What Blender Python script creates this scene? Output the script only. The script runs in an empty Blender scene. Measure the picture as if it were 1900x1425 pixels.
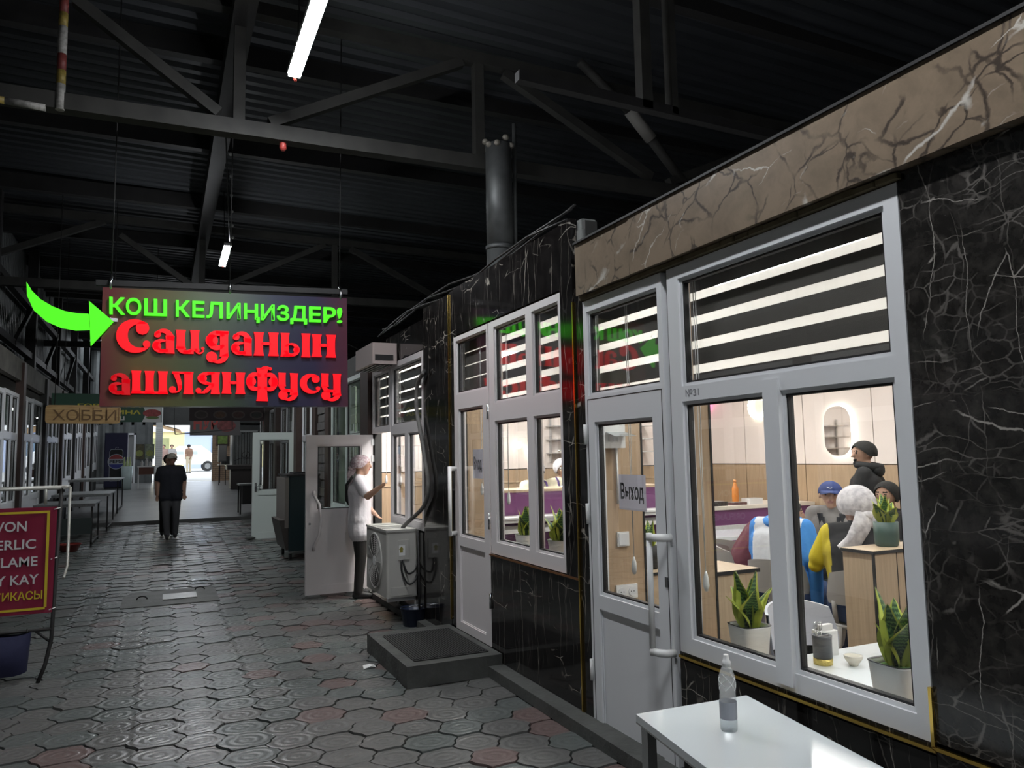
import bpy, bmesh, math, random
import numpy as np
from mathutils import Vector, Matrix, Euler
random.seed(7)
rng = np.random.default_rng(7)
PI = math.pi
SC = bpy.context.scene
COL = SC.collection

# ------------------------------------------------------------------ camera
IW, IH, FPX = 1900, 1425, 1400.0
CAM = np.array([0.0, 0.0, 1.6])
def _cam_axes(vp=(303, 858), lean=0.0185):
    Y = np.array([vp[0]-IW/2, vp[1]-IH/2, FPX]); Y /= np.linalg.norm(Y)
    t = (lean*Y[0]+Y[1])/Y[2]
    Z = np.array([-lean, -1, t]); Z /= np.linalg.norm(Z)
    return np.stack([np.cross(Y, Z), Y, Z])
RC = _cam_axes()
cd = bpy.data.cameras.new('camera'); cam = bpy.data.objects.new('camera', cd); COL.objects.link(cam)
cd.sensor_width = 36.0; cd.lens = FPX/IW*36.0; cd.clip_start = 0.02; cd.clip_end = 300
M = Matrix.Identity(4)
for i in range(3):
    M[i][0] = RC[i][0]; M[i][1] = -RC[i][1]; M[i][2] = -RC[i][2]; M[i][3] = CAM[i]
cam.matrix_world = M
SC.camera = cam
def ray(x, y): return RC @ np.array([(x-IW/2)/FPX, (y-IH/2)/FPX, 1.0])
def onX(x, y, v): d = ray(x, y); return CAM + d*(v-CAM[0])/d[0]
def onY(x, y, v): d = ray(x, y); return CAM + d*(v-CAM[1])/d[1]
def onZ(x, y, v): d = ray(x, y); return CAM + d*(v-CAM[2])/d[2]
def atD(x, y, dep): return CAM + ray(x, y)*dep
def proj(p):
    c = RC.T @ (np.array(p, float)-CAM)
    return IW/2+FPX*c[0]/c[2], IH/2+FPX*c[1]/c[2], c[2]

# ------------------------------------------------------------------ world, exposure
SC.view_settings.view_transform = 'Standard'; SC.view_settings.look = 'None'
SC.view_settings.gamma = 1.0; SC.view_settings.use_curve_mapping = False
SC.view_settings.exposure = 0.0
W = bpy.data.worlds.new('daylight'); SC.world = W; W.use_nodes = True
W.node_tree.nodes['Background'].inputs[0].default_value = (0.86, 0.93, 1.0, 1)
W.node_tree.nodes['Background'].inputs[1].default_value = 3.2
TUBE_OUT, LAMP_IN = 210.0, 82.0      # strength of the hall tubes and of the restaurant's ceiling battens

# ------------------------------------------------------------------ materials
def nodes(name):
    m = bpy.data.materials.new(name); m.use_nodes = True
    nt = m.node_tree; return m, nt, nt.nodes['Principled BSDF']
def rgba(c): return (c[0], c[1], c[2], 1.0)
def mat(name, col, rough=0.5, metal=0.0, var=0.0, vscale=8.0, bump=0.0, bscale=40.0, col2=None, coat=0.0, stretch=None):
    m, nt, b = nodes(name); L = nt.links
    b.inputs['Roughness'].default_value = rough; b.inputs['Metallic'].default_value = metal
    b.inputs['Coat Weight'].default_value = coat
    b.inputs['Base Color'].default_value = rgba(col)
    tc = nt.nodes.new('ShaderNodeTexCoord'); mp = nt.nodes.new('ShaderNodeMapping')
    L.new(tc.outputs['Object'], mp.inputs[0])
    if stretch: mp.inputs['Scale'].default_value = stretch
    if var > 0 or col2:
        n = nt.nodes.new('ShaderNodeTexNoise'); n.inputs['Scale'].default_value = vscale; n.inputs['Detail'].default_value = 4
        L.new(mp.outputs[0], n.inputs['Vector'])
        mx = nt.nodes.new('ShaderNodeMix'); mx.data_type = 'RGBA'
        c2 = col2 or tuple(max(0, c*(1-var)) for c in col)
        mx.inputs['A'].default_value = rgba(col); mx.inputs['B'].default_value = rgba(c2)
        r = nt.nodes.new('ShaderNodeMapRange'); r.inputs['From Min'].default_value = .35; r.inputs['From Max'].default_value = .68
        L.new(n.outputs['Fac'], r.inputs['Value']); L.new(r.outputs[0], mx.inputs['Factor']); L.new(mx.outputs['Result'], b.inputs['Base Color'])
    if bump > 0:
        n2 = nt.nodes.new('ShaderNodeTexNoise'); n2.inputs['Scale'].default_value = bscale; n2.inputs['Detail'].default_value = 3
        L.new(mp.outputs[0], n2.inputs['Vector'])
        bp = nt.nodes.new('ShaderNodeBump'); bp.inputs['Strength'].default_value = bump; bp.inputs['Distance'].default_value = .01
        L.new(n2.outputs['Fac'], bp.inputs['Height']); L.new(bp.outputs[0], b.inputs['Normal'])
    return m
def emat(name, col, s, rough=.4):
    m, nt, b = nodes(name)
    b.inputs['Base Color'].default_value = rgba(tuple(v*.12 for v in col)); b.inputs['Roughness'].default_value = rough
    b.inputs['Emission Color'].default_value = rgba(col); b.inputs['Emission Strength'].default_value = s
    return m
def glass_mat(name, tint=(.97, .985, .98), f0=.045, rough=0.0):
    m = bpy.data.materials.new(name); m.use_nodes = True; nt = m.node_tree; nt.nodes.clear(); L = nt.links
    out = nt.nodes.new('ShaderNodeOutputMaterial'); mix = nt.nodes.new('ShaderNodeMixShader')
    tr = nt.nodes.new('ShaderNodeBsdfTransparent'); tr.inputs[0].default_value = rgba(tint)
    gl = nt.nodes.new('ShaderNodeBsdfGlossy'); gl.inputs['Roughness'].default_value = rough
    lw = nt.nodes.new('ShaderNodeLayerWeight'); lw.inputs['Blend'].default_value = .5
    pw = nt.nodes.new('ShaderNodeMath'); pw.operation = 'POWER'; pw.inputs[1].default_value = 4.0
    ma = nt.nodes.new('ShaderNodeMath'); ma.operation = 'MULTIPLY_ADD'; ma.inputs[1].default_value = 1-f0; ma.inputs[2].default_value = f0
    L.new(lw.outputs['Facing'], pw.inputs[0]); L.new(pw.outputs[0], ma.inputs[0]); L.new(ma.outputs[0], mix.inputs[0])
    L.new(tr.outputs[0], mix.inputs[1]); L.new(gl.outputs[0], mix.inputs[2]); L.new(mix.outputs[0], out.inputs[0])
    return m
def sheer_mat(name, col, trans):
    m = bpy.data.materials.new(name); m.use_nodes = True; nt = m.node_tree; nt.nodes.clear(); L = nt.links
    out = nt.nodes.new('ShaderNodeOutputMaterial'); mix = nt.nodes.new('ShaderNodeMixShader'); mix.inputs[0].default_value = trans
    a = nt.nodes.new('ShaderNodeBsdfTranslucent'); a.inputs[0].default_value = rgba(col)
    t = nt.nodes.new('ShaderNodeBsdfTransparent')
    L.new(a.outputs[0], mix.inputs[1]); L.new(t.outputs[0], mix.inputs[2]); L.new(mix.outputs[0], out.inputs[0])
    return m
def marble(name, base, cloud, vein, vein2, rough, layers, warp_amt=.16, cscale=9, rot=(0, 0, 0)):
    """polished stone: cloudy ground crossed by broken thin veins; layers = (scale, width, lo, hi, stretch, strong)"""
    m, nt, b = nodes(name); L = nt.links; N = nt.nodes.new
    b.inputs['Roughness'].default_value = rough
    tc = N('ShaderNodeTexCoord'); mp = N('ShaderNodeMapping'); mp.inputs['Rotation'].default_value = rot; L.new(tc.outputs['Object'], mp.inputs[0])
    warp = N('ShaderNodeTexNoise'); warp.inputs['Scale'].default_value = 4.0; warp.inputs['Detail'].default_value = 6; L.new(mp.outputs[0], warp.inputs['Vector'])
    sub = N('ShaderNodeVectorMath'); sub.operation = 'MULTIPLY_ADD'; sub.inputs[1].default_value = (warp_amt,)*3
    L.new(warp.outputs['Color'], sub.inputs[0]); L.new(mp.outputs[0], sub.inputs[2])
    n = N('ShaderNodeTexNoise'); n.inputs['Scale'].default_value = cscale; n.inputs['Detail'].default_value = 8; n.inputs['Roughness'].default_value = .65; L.new(sub.outputs[0], n.inputs['Vector'])
    r = N('ShaderNodeMapRange'); r.inputs['From Min'].default_value = .42; r.inputs['From Max'].default_value = .75; L.new(n.outputs['Fac'], r.inputs['Value'])
    def mixc(fac, a, bb):
        x = N('ShaderNodeMix'); x.data_type = 'RGBA'; L.new(fac, x.inputs['Factor'])
        if isinstance(a, tuple): x.inputs['A'].default_value = rgba(a)
        else: L.new(a, x.inputs['A'])
        x.inputs['B'].default_value = rgba(bb); return x.outputs['Result']
    c = mixc(r.outputs[0], base, cloud)
    for k, (scale, width, lo, hi, st, strong) in enumerate(layers):
        m2 = N('ShaderNodeMapping'); m2.inputs['Scale'].default_value = st; m2.inputs['Location'].default_value = (k*3.7, k*1.9, k*5.1); L.new(sub.outputs[0], m2.inputs[0])
        v = N('ShaderNodeTexVoronoi'); v.feature = 'DISTANCE_TO_EDGE'; v.inputs['Scale'].default_value = scale; L.new(m2.outputs[0], v.inputs['Vector'])
        r1 = N('ShaderNodeMapRange'); r1.inputs['From Min'].default_value = width*.3; r1.inputs['From Max'].default_value = width
        r1.inputs['To Min'].default_value = 1; r1.inputs['To Max'].default_value = 0; L.new(v.outputs['Distance'], r1.inputs['Value'])
        nn = N('ShaderNodeTexNoise'); nn.inputs['Scale'].default_value = 3.1; nn.inputs['Detail'].default_value = 4; L.new(m2.outputs[0], nn.inputs['Vector'])
        r2 = N('ShaderNodeMapRange'); r2.inputs['From Min'].default_value = lo; r2.inputs['From Max'].default_value = hi; L.new(nn.outputs['Fac'], r2.inputs['Value'])
        mu = N('ShaderNodeMath'); mu.operation = 'MULTIPLY'; L.new(r1.outputs[0], mu.inputs[0]); L.new(r2.outputs[0], mu.inputs[1])
        c = mixc(mu.outputs[0], c, vein if strong else vein2)
    L.new(c, b.inputs['Base Color'])
    return m
def woodgrain(name, a, bcol, rough=.45, axis=(14, 14, .7)):
    return mat(name, a, rough, col2=bcol, vscale=5.0, stretch=axis)

MT = {}
MT['pvc'] = mat('white_pvc', (.70, .71, .725), .32)
MT['pvc_pinkish'] = mat('white_pvc_warm', (.70, .665, .665), .35)
MT['pvc_green'] = mat('white_pvc_cool', (.66, .72, .69), .35)
MT['gasket'] = mat('black_rubber', (.012, .012, .013), .5)
MT['glass'] = glass_mat('window_glass')
MT['glass_dim'] = glass_mat('window_glass_smoky', (.80, .85, .84), .06)
VE, HO = (1, 2.6, .7), (1, .7, 2.6)
MT['marble_black'] = marble('black_marble', (.012, .011, .010), (.042, .038, .034), (.34, .315, .285), (.12, .11, .10), .15,
    [(5.2, .022, .53, .63, HO, 0), (4.6, .02, .53, .63, VE, 0), (2.4, .0095, .50, .58, VE, 1), (2.8, .013, .53, .60, HO, 1), (12, .05, .5, .66, (1, 1, 1.6), 0)], .13, 16)
MT['marble_dark'] = marble('black_marble_streaked', (.008, .007, .007), (.020, .018, .017), (.36, .33, .29), (.10, .09, .08), .09,
    [(4.0, .03, .46, .62, (1, 3.4, .35), 0), (3.0, .016, .54, .64, (1, 3.0, .4), 1), (5, .03, .58, .68, HO, 1)], .10)
MT['marble_tan'] = marble('tan_marble', (.225, .170, .118), (.145, .110, .076), (.50, .47, .42), (.05, .037, .028), .3,
    [(2.6, .03, .44, .58, (1, 1.5, 1.5), 0), (5.2, .035, .5, .62, (1, 1.2, 1.2), 0), (1.5, .03, .54, .62, (1, 1.0, 2.2), 1), (3.2, .016, .52, .6, (1, .8, 2.0), 1)], .22, 7, (.5, 0, 0))
MT['gold'] = mat('gold_trim', (.85, .58, .14), .22, 1.0)
MT['copper'] = mat('copper_trim', (.62, .30, .14), .28, 1.0)
MT['concrete'] = mat('old_concrete', (.085, .088, .082), .75, var=.4, vscale=5, bump=.5, bscale=30)
MT['concrete_far'] = mat('worn_screed', (.17, .17, .168), .33, var=.35, vscale=1.6, bump=.35, bscale=7)
MT['joint_dirt'] = mat('joint_dirt', (.018, .017, .016), .9)
MT['roof'] = mat('sooty_roof_sheet', (.052, .056, .063), .42, .35, var=.35, vscale=.7)
MT['soot_steel'] = mat('sooty_steel', (.016, .015, .015), .6, var=.4, vscale=6)
MT['dust_steel'] = mat('dusty_steel', (.026, .025, .022), .75, var=.5, vscale=5)
MT['brown_steel'] = mat('brown_painted_steel', (.05, .028, .022), .5, var=.3)
MT['grey_sheet'] = mat('grey_corrugated_sheet', (.17, .18, .18), .45, .4, var=.3, vscale=2)
MT['dark_board'] = mat('dark_board', (.03, .03, .028), .7, var=.4, vscale=3)
MT['tube'] = emat('lit_tube', (.93, .96, 1.0), TUBE_OUT)
MT['lamp_in'] = emat('lit_batten', (1.0, .985, .96), LAMP_IN)
MT['white_plastic'] = mat('white_plastic', (.74, .74, .73), .4)
MT['grey_plastic'] = mat('grey_plastic_chair', (.30, .285, .27), .45)
MT['lilac_plastic'] = mat('pale_chair_plastic', (.66, .68, .74), .4)
MT['white_gloss'] = mat('white_gloss_top', (.74, .78, .80), .12)
MT['black'] = mat('black_matte', (.012, .012, .012), .6)
MT['wood_panel'] = woodgrain('oak_panel', (.45, .32, .205), (.37, .26, .165))
MT['wood_light'] = woodgrain('light_oak', (.56, .43, .29), (.47, .355, .235))
MT['wall_cream'] = mat('cream_wall', (.80, .71, .66), .55, var=.05, vscale=2)
MT['purple'] = mat('purple_board', (.165, .055, .155), .35)
MT['ceiling_in'] = mat('white_ceiling', (.72, .71, .69), .7)
MT['floor_in'] = mat('dark_floor_tile', (.07, .07, .075), .22, var=.3)
MT['steel'] = mat('bright_steel', (.55, .56, .57), .25, 1.0)
MT['galv'] = mat('galvanised_duct', (.11, .115, .115), .55, .6, var=.3)
MT['blind_dark'] = mat('blind_dark_band', (.115, .10, .09), .75, bump=.15, bscale=200)
MT['blind_sheer'] = sheer_mat('blind_sheer_band', (.92, .91, .88), .42)
MT['cord'] = mat('white_cord', (.75, .74, .72), .6)
MT['ac_body'] = mat('ac_ivory', (.44, .43, .40), .5, var=.15, vscale=3)
MT['skin'] = mat('skin', (.42, .25, .175), .5, var=.1, vscale=10)
MT['skin_shade'] = mat('skin_tan', (.30, .17, .115), .5)
MT['hair'] = mat('dark_hair', (.008, .007, .006), .85, bump=.4, bscale=90)

# ------------------------------------------------------------------ mesh helpers
class MB:
    def __init__(s): s.v = []; s.f = []; s.mi = []; s.sm = []; s.uv = None
    def add(s, vs, fs, mi=0, smooth=False):
        o = len(s.v); s.v += [tuple(map(float, p)) for p in vs]
        s.f += [tuple(i+o for i in f) for f in fs]; s.mi += [mi]*len(fs); s.sm += [smooth]*len(fs); return s
    def box(s, x0, x1, y0, y1, z0, z1, mi=0):
        if x0 > x1: x0, x1 = x1, x0
        if y0 > y1: y0, y1 = y1, y0
        if z0 > z1: z0, z1 = z1, z0
        v = [(x, y, z) for z in (z0, z1) for y in (y0, y1) for x in (x0, x1)]
        return s.add(v, [(0, 2, 3, 1), (4, 5, 7, 6), (0, 1, 5, 4), (2, 6, 7, 3), (0, 4, 6, 2), (1, 3, 7, 5)], mi)
    def bbox(s, x0, x1, y0, y1, z0, z1, r=.01, mi=0):
        """box with rounded vertical edges"""
        pts = []
        for cx, cy, a in ((x1-r, y1-r, 0), (x0+r, y1-r, 90), (x0+r, y0+r, 180), (x1-r, y0+r, 270)):
            for k in range(4):
                t = math.radians(a+k*30); pts.append((cx+r*math.cos(t), cy+r*math.sin(t)))
        return s.prism(pts, z0, z1, mi)
    def prism(s, pts, z0, z1, mi=0, smooth=False):
        n = len(pts); v = [(x, y, z0) for x, y in pts]+[(x, y, z1) for x, y in pts]
        f = [tuple(range(n))[::-1], tuple(range(n, 2*n))]
        s.add(v, f, mi); o = len(s.v)-2*n
        for i in range(n):
            j = (i+1) % n; s.f.append((o+i, o+j, o+n+j, o+n+i)); s.mi.append(mi); s.sm.append(smooth)
        return s
    def prismT(s, pts, d0, d1, fn, mi=0):
        """extrude a 2-D outline between depths d0,d1; fn maps (u,v,d) to a point"""
        n = len(pts); v = [fn(u, w, d0) for u, w in pts]+[fn(u, w, d1) for u, w in pts]
        f = [tuple(range(n)), tuple(range(2*n-1, n-1, -1))]+[(i, n+i, n+(i+1) % n, (i+1) % n) for i in range(n)]
        return s.add(v, f, mi)
    def bar(s, a, b, w, h=None, mi=0, up=(0, 0, 1)):
        """square bar from a to b"""
        h = h or w; a = Vector(a); b = Vector(b); d = (b-a).normalized(); u = Vector(up)
        if abs(d.dot(u)) > .98: u = Vector((0, 1, 0))
        x = d.cross(u).normalized()*w/2; y = x.cross(d).normalized()*h/2
        v = [p+sx*x+sy*y for p in (a, b) for sx, sy in ((-1, -1), (1, -1), (1, 1), (-1, 1))]
        return s.add(v, [(0, 1, 2, 3), (7, 6, 5, 4), (0, 4, 5, 1), (1, 5, 6, 2), (2, 6, 7, 3), (3, 7, 4, 0)], mi)
    def tube(s, path, r, n=8, mi=0, cap=True):
        path = [Vector(p) for p in path]; rs = r if isinstance(r, (list, tuple)) else [r]*len(path)
        vs = []; prev = None
        for i, p in enumerate(path):
            d = (path[min(i+1, len(path)-1)]-path[max(i-1, 0)]).normalized()
            if prev is None:
                u = Vector((0, 0, 1)) if abs(d.z) < .9 else Vector((1, 0, 0)); x = d.cross(u).normalized()
            else:
                x = (prev-d*prev.dot(d)).normalized()
            prev = x; y = d.cross(x)
            vs += [p+(x*math.cos(2*PI*k/n)+y*math.sin(2*PI*k/n))*rs[i] for k in range(n)]
        fs = [(i*n+k, i*n+(k+1) % n, (i+1)*n+(k+1) % n, (i+1)*n+k) for i in range(len(path)-1) for k in range(n)]
        s.add(vs, fs, mi, True)
        if cap:
            o = len(s.v)-len(vs); s.f += [tuple(o+k for k in range(n))[::-1], tuple(o+len(vs)-n+k for k in range(n))]; s.mi += [mi]*2; s.sm += [False]*2
        return s
    def lathe(s, prof, c=(0, 0, 0), n=20, mi=0, sq=None, capb=True, capt=True):
        """prof: (radius,z) rings; sq = superellipse power for squarish pots"""
        vs = []
        for r, z in prof:
            for k in range(n):
                t = 2*PI*k/n; cx, cy = math.cos(t), math.sin(t)
                if sq: q = (abs(cx)**sq+abs(cy)**sq)**(-1/sq); cx *= q; cy *= q
                vs.append((c[0]+r*cx, c[1]+r*cy, c[2]+z))
        m = len(prof)
        fs = [(i*n+k, i*n+(k+1) % n, (i+1)*n+(k+1) % n, (i+1)*n+k) for i in range(m-1) for k in range(n)]
        s.add(vs, fs, mi, True); o = len(s.v)-len(vs)
        if capb: s.f.append(tuple(o+k for k in range(n))[::-1]); s.mi.append(mi); s.sm.append(False)
        if capt: s.f.append(tuple(o+(m-1)*n+k for k in range(n))); s.mi.append(mi); s.sm.append(False)
        return s
    def sphere(s, c, r, n=10, mi=0):
        r = r if isinstance(r, (list, tuple)) else (r, r, r); vs = [(c[0], c[1], c[2]-r[2])]; h = n//2+1
        for i in range(1, h):
            t = PI*i/h
            for k in range(n):
                a = 2*PI*k/n; vs.append((c[0]+r[0]*math.sin(t)*math.cos(a), c[1]+r[1]*math.sin(t)*math.sin(a), c[2]-r[2]*math.cos(t)))
        vs.append((c[0], c[1], c[2]+r[2])); fs = []
        for k in range(n): fs.append((0, 1+(k+1) % n, 1+k))
        for i in range(h-2):
            for k in range(n): fs.append((1+i*n+k, 1+i*n+(k+1) % n, 1+(i+1)*n+(k+1) % n, 1+(i+1)*n+k))
        e = len(vs)-1
        for k in range(n): fs.append((1+(h-2)*n+k, 1+(h-2)*n+(k+1) % n, e))
        return s.add(vs, fs, mi, True)
    def grid(s, rows, mi=0, smooth=True, closed=False):
        n = len(rows[0]); m = len(rows); vs = [p for r in rows for p in r]
        kk = n if closed else n-1
        return s.add(vs, [(i*n+k, i*n+(k+1) % n, (i+1)*n+(k+1) % n, (i+1)*n+k) for i in range(m-1) for k in range(kk)], mi, smooth)
    def mesh(s, name, mats):
        me = bpy.data.meshes.new(name); me.from_pydata(s.v, [], s.f)
        for m in (mats if isinstance(mats, (list, tuple)) else [mats]): me.materials.append(m)
        me.polygons.foreach_set('material_index', s.mi); me.polygons.foreach_set('use_smooth', s.sm)
        me.update(); return me
    def build(s, name, mats, parent=None, **kw):
        return link(name, s.mesh(name, mats), parent, **kw)
def link(name, me, parent=None, loc=None, rz=None):
    o = bpy.data.objects.new(name, me); COL.objects.link(o)
    if parent: o.parent = parent
    if loc is not None: o.location = loc
    if rz is not None: o.rotation_euler = (0, 0, rz)
    return o
def thing(name, label, cat, loc=(0, 0, 0), rz=0.0, group=None):
    o = bpy.data.objects.new(name, None); COL.objects.link(o); o.empty_display_size = .1
    o.location = loc; o.rotation_euler = (0, 0, rz); o['label'] = label; o['category'] = cat
    if group: o['group'] = group
    return o
def tag(o, label, cat, group=None):
    o['label'] = label; o['category'] = cat
    if group: o['group'] = group
    return o
def struct(o, label=None):
    o['kind'] = 'structure'
    if label: o['label'] = label
    return o
def sthing(name, loc=(0, 0, 0), rz=0.0, label=None):
    o = bpy.data.objects.new(name, None); COL.objects.link(o); o.location = loc; o.rotation_euler = (0, 0, rz); o['kind'] = 'structure'
    if label: o['label'] = label
    return o
def dup(root, loc=None, rz=None, label=None, group=None, name=None):
    r = root.copy(); COL.objects.link(r)
    if loc is not None: r.location = loc
    if rz is not None: r.rotation_euler = (0, 0, rz)
    if label: r['label'] = label
    if group: r['group'] = group
    for ch in list(root.children):
        c = ch.copy(); COL.objects.link(c); c.parent = r
        for g in ch.children:
            d = g.copy(); COL.objects.link(d); d.parent = c
    return r
def tmesh(body, bold=0.0, depth=.01):
    cu = bpy.data.curves.new('lettering', 'FONT'); cu.body = body; cu.extrude = depth/2; cu.offset = bold; cu.resolution_u = 3
    o = bpy.data.objects.new('lettering', cu); COL.objects.link(o)
    dg = bpy.context.evaluated_depsgraph_get()
    me = bpy.data.meshes.new_from_object(o.evaluated_get(dg)); bpy.data.objects.remove(o); bpy.data.curves.remove(cu)
    return me
def fit_text(me, w, h, fn, m, depth=.004, name='lettering', parent=None):
    """scale a text mesh into w x h; fn maps (u,v,d) to scene points"""
    n = len(me.vertices); co = np.empty(n*3); me.vertices.foreach_get('co', co); co = co.reshape(-1, 3)
    mn, mx = co.min(0), co.max(0); s = (mx-mn); s[s == 0] = 1
    u = (co-mn)/s
    pts = np.array([fn(a*w, b*h, c*depth) for a, b, c in u])
    me.vertices.foreach_set('co', pts.ravel()); me.materials.clear(); me.materials.append(m); me.update(); me.name = name
    return link(name, me, parent)

def crv(P, k=5):
    """smooth path through the points"""
    P = [Vector(p) for p in P]; Q = [P[0]*2-P[1]]+P+[P[-1]*2-P[-2]]; out = []
    for i in range(1, len(Q)-2):
        a, b, c, d = Q[i-1:i+3]
        for j in range(k):
            t = j/k; out.append(.5*((2*b)+(c-a)*t+(2*a-5*b+4*c-d)*t*t+(3*b-a-3*c+d)*t**3))
    return out+[P[-1]]
# ================================================================== FLOOR
FP = [(-14, 0), (10, 0), (16, .10), (19.9, .16), (20, .24), (30.5, .66), (34, .80), (60, 1.05), (90, 1.3)]
def zf(y):
    for (a, za), (b, zb) in zip(FP, FP[1:]):
        if y <= b: return za+(zb-za)*(y-a)/(b-a)
    return FP[-1][1]
floor = sthing('floor', label='grey interlocking pavers and worn concrete screed of the market aisle')
b = MB(); xs = (-7, 9.5)
ys = [p[0] for p in FP if p[0] <= 20]
b.grid([[(x, y, zf(y)-.055) for x in xs] for y in ys if y < 19.95]+[[(x, 19.95, .1) for x in xs]], smooth=False); b.build('bed', MT['joint_dirt'], floor)
b = MB(); b.grid([[(x, y, z) for x in xs] for y, z in [(19.93, .02), (19.93, .24)]+[p for p in FP if 20 < p[0] <= 34]], smooth=False)
b.build('screed', MT['concrete_far'], floor)
# pavers: two interlocking six-sided shapes
pp, ss = .25, .235
def wav(x, y): return (x+.013*math.sin(2*PI*(2*y/pp))+.004*math.sin(2*PI*y/pp*4), y+.007*math.sin(2*PI*(x/ss)*1.0+.6))
def tile_outline(kind):
    o, i = (.165, .09) if kind == 0 else (.145, .07)
    cx, cy = (0, 0) if kind == 0 else (ss, pp/2)
    P = [(o, 0), (i, pp/2), (-i, pp/2), (-o, 0), (-i, -pp/2), (i, -pp/2)]; out = []
    for k in range(6):
        a, c = P[k], P[(k+1) % 6]
        for t in (0, .34, .67):
            x, y = a[0]+(c[0]-a[0])*t, a[1]+(c[1]-a[1])*t
            X, Y = wav(x+cx, y+cy); X -= cx; Y -= cy
            r = math.hypot(X, Y); s = (r-.0055)/r; out.append((X*s, Y*s))
    return out
def paver_mat(name, c):
    m, nt, bs = nodes(name); L = nt.links; N = nt.nodes.new
    uv = N('ShaderNodeUVMap'); uv.uv_map = 'tile'
    ln = N('ShaderNodeVectorMath'); ln.operation = 'LENGTH'; L.new(uv.outputs[0], ln.inputs[0])
    sn = N('ShaderNodeMath'); sn.operation = 'SINE'; mu = N('ShaderNodeMath'); mu.operation = 'MULTIPLY'; mu.inputs[1].default_value = 19.0
    L.new(ln.outputs['Value'], mu.inputs[0]); L.new(mu.outputs[0], sn.inputs[0])
    tc = N('ShaderNodeNewGeometry'); n = N('ShaderNodeTexNoise'); n.inputs['Scale'].default_value = 60; n.inputs['Detail'].default_value = 4
    L.new(tc.outputs['Position'], n.inputs['Vector'])
    n2 = N('ShaderNodeTexNoise'); n2.inputs['Scale'].default_value = 1.1; n2.inputs['Detail'].default_value = 5; L.new(tc.outputs['Position'], n2.inputs['Vector'])
    ad = N('ShaderNodeMath'); ad.operation = 'MULTIPLY_ADD'; ad.inputs[1].default_value = .55; L.new(sn.outputs[0], ad.inputs[0]); L.new(n.outputs['Fac'], ad.inputs[2])
    bp = N('ShaderNodeBump'); bp.inputs['Strength'].default_value = .35; bp.inputs['Distance'].default_value = .006
    L.new(ad.outputs[0], bp.inputs['Height']); L.new(bp.outputs[0], bs.inputs['Normal'])
    mx = N('ShaderNodeMix'); mx.data_type = 'RGBA'; mx.inputs['A'].default_value = rgba(c); mx.inputs['B'].default_value = rgba(tuple(v*.55 for v in c))
    L.new(n2.outputs['Fac'], mx.inputs['Factor']); L.new(mx.outputs['Result'], bs.inputs['Base Color'])
    rr = N('ShaderNodeMapRange'); rr.inputs['From Min'].default_value = .3; rr.inputs['From Max'].default_value = .7; rr.inputs['To Min'].default_value = .22; rr.inputs['To Max'].default_value = .42
    L.new(n2.outputs['Fac'], rr.inputs['Value']); L.new(rr.outputs[0], bs.inputs['Roughness'])
    return m
PM = [paver_mat('paver_grey', (.16, .16, .154)), paver_mat('paver_green_grey', (.14, .156, .15)), paver_mat('paver_reddish', (.19, .138, .13))]
def tile_mesh(kind, mi):
    out = tile_outline(kind); b = MB(); b.prism(out, -.05, 0, 0); me = b.mesh('paver', PM[mi])
    uv = me.uv_layers.new(name='tile')
    for lp in me.loops:
        v = me.vertices[lp.vertex_index].co; uv.data[lp.index].uv = (v.x/.16, v.y/.13)
    return me
TM = [[tile_mesh(k, m) for m in range(3)] for k in (0, 1)]
OUT = [tile_outline(0), tile_outline(1)]
tiles = []
HOLE = (-.30, .53, 9.62, 10.5)
for cxi in range(-10, 9):
    for k in (0, 1):
        x = cxi*2*ss+k*ss
        if x < -2.25 or x > 2.22: continue
        for r in range(-2, 80):
            y = r*pp+k*pp/2
            if y > 19.8: continue
            if HOLE[0]-.1 < x < HOLE[1]+.1 and HOLE[2]-.06 < y < HOLE[3]+.06: continue
            m = 2 if random.random() < (.15 if x > .7 else .04) else (1 if random.random() < .4 else 0)
            z = zf(y)+random.uniform(-.006, .004); tx, ty = random.gauss(0, .010), random.gauss(0, .012)
            tiles.append((x, y, z, tx, ty, k, m))
def onscreen(t):
    u, v, d = proj(t[:3]); return d > .5 and -40 < u < 1300 and v < 1480
vis = sorted([t for t in tiles if onscreen(t)], key=lambda t: proj(t[:3])[2])
near = vis[:300]; nearset = set(id(t) for t in near)
for t in near:
    o = link('paver', TM[t[5]][t[6]], floor, (t[0], t[1], t[2])); o.rotation_euler = (t[3], t[4], 0)
vs, fs, mi, uvs = [], [], [], []
for t in tiles:
    if id(t) in nearset: continue
    O = OUT[t[5]]; n = len(O); o = len(vs)
    for zz in (0, -.03):
        for (x, y) in O: vs.append((t[0]+x, t[1]+y, t[2]+zz+t[3]*y-t[4]*x)); uvs.append((x/.16, y/.13))
    fs.append(tuple(range(o, o+n))); mi.append(t[6])
    for i in range(n): fs.append((o+i, o+n+i, o+n+(i+1) % n, o+(i+1) % n)); mi.append(t[6])
me = bpy.data.meshes.new('farther_pavers'); me.from_pydata(vs, [], fs)
for m in PM: me.materials.append(m)
me.polygons.foreach_set('material_index', mi); uv = me.uv_layers.new(name='tile')
li = np.empty(len(me.loops), int); me.loops.foreach_get('vertex_index', li); uv.data.foreach_set('uv', np.array(uvs)[li].ravel()); me.update()
o = link('farther_pavers', me, floor); o['kind'] = 'stuff'
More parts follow.
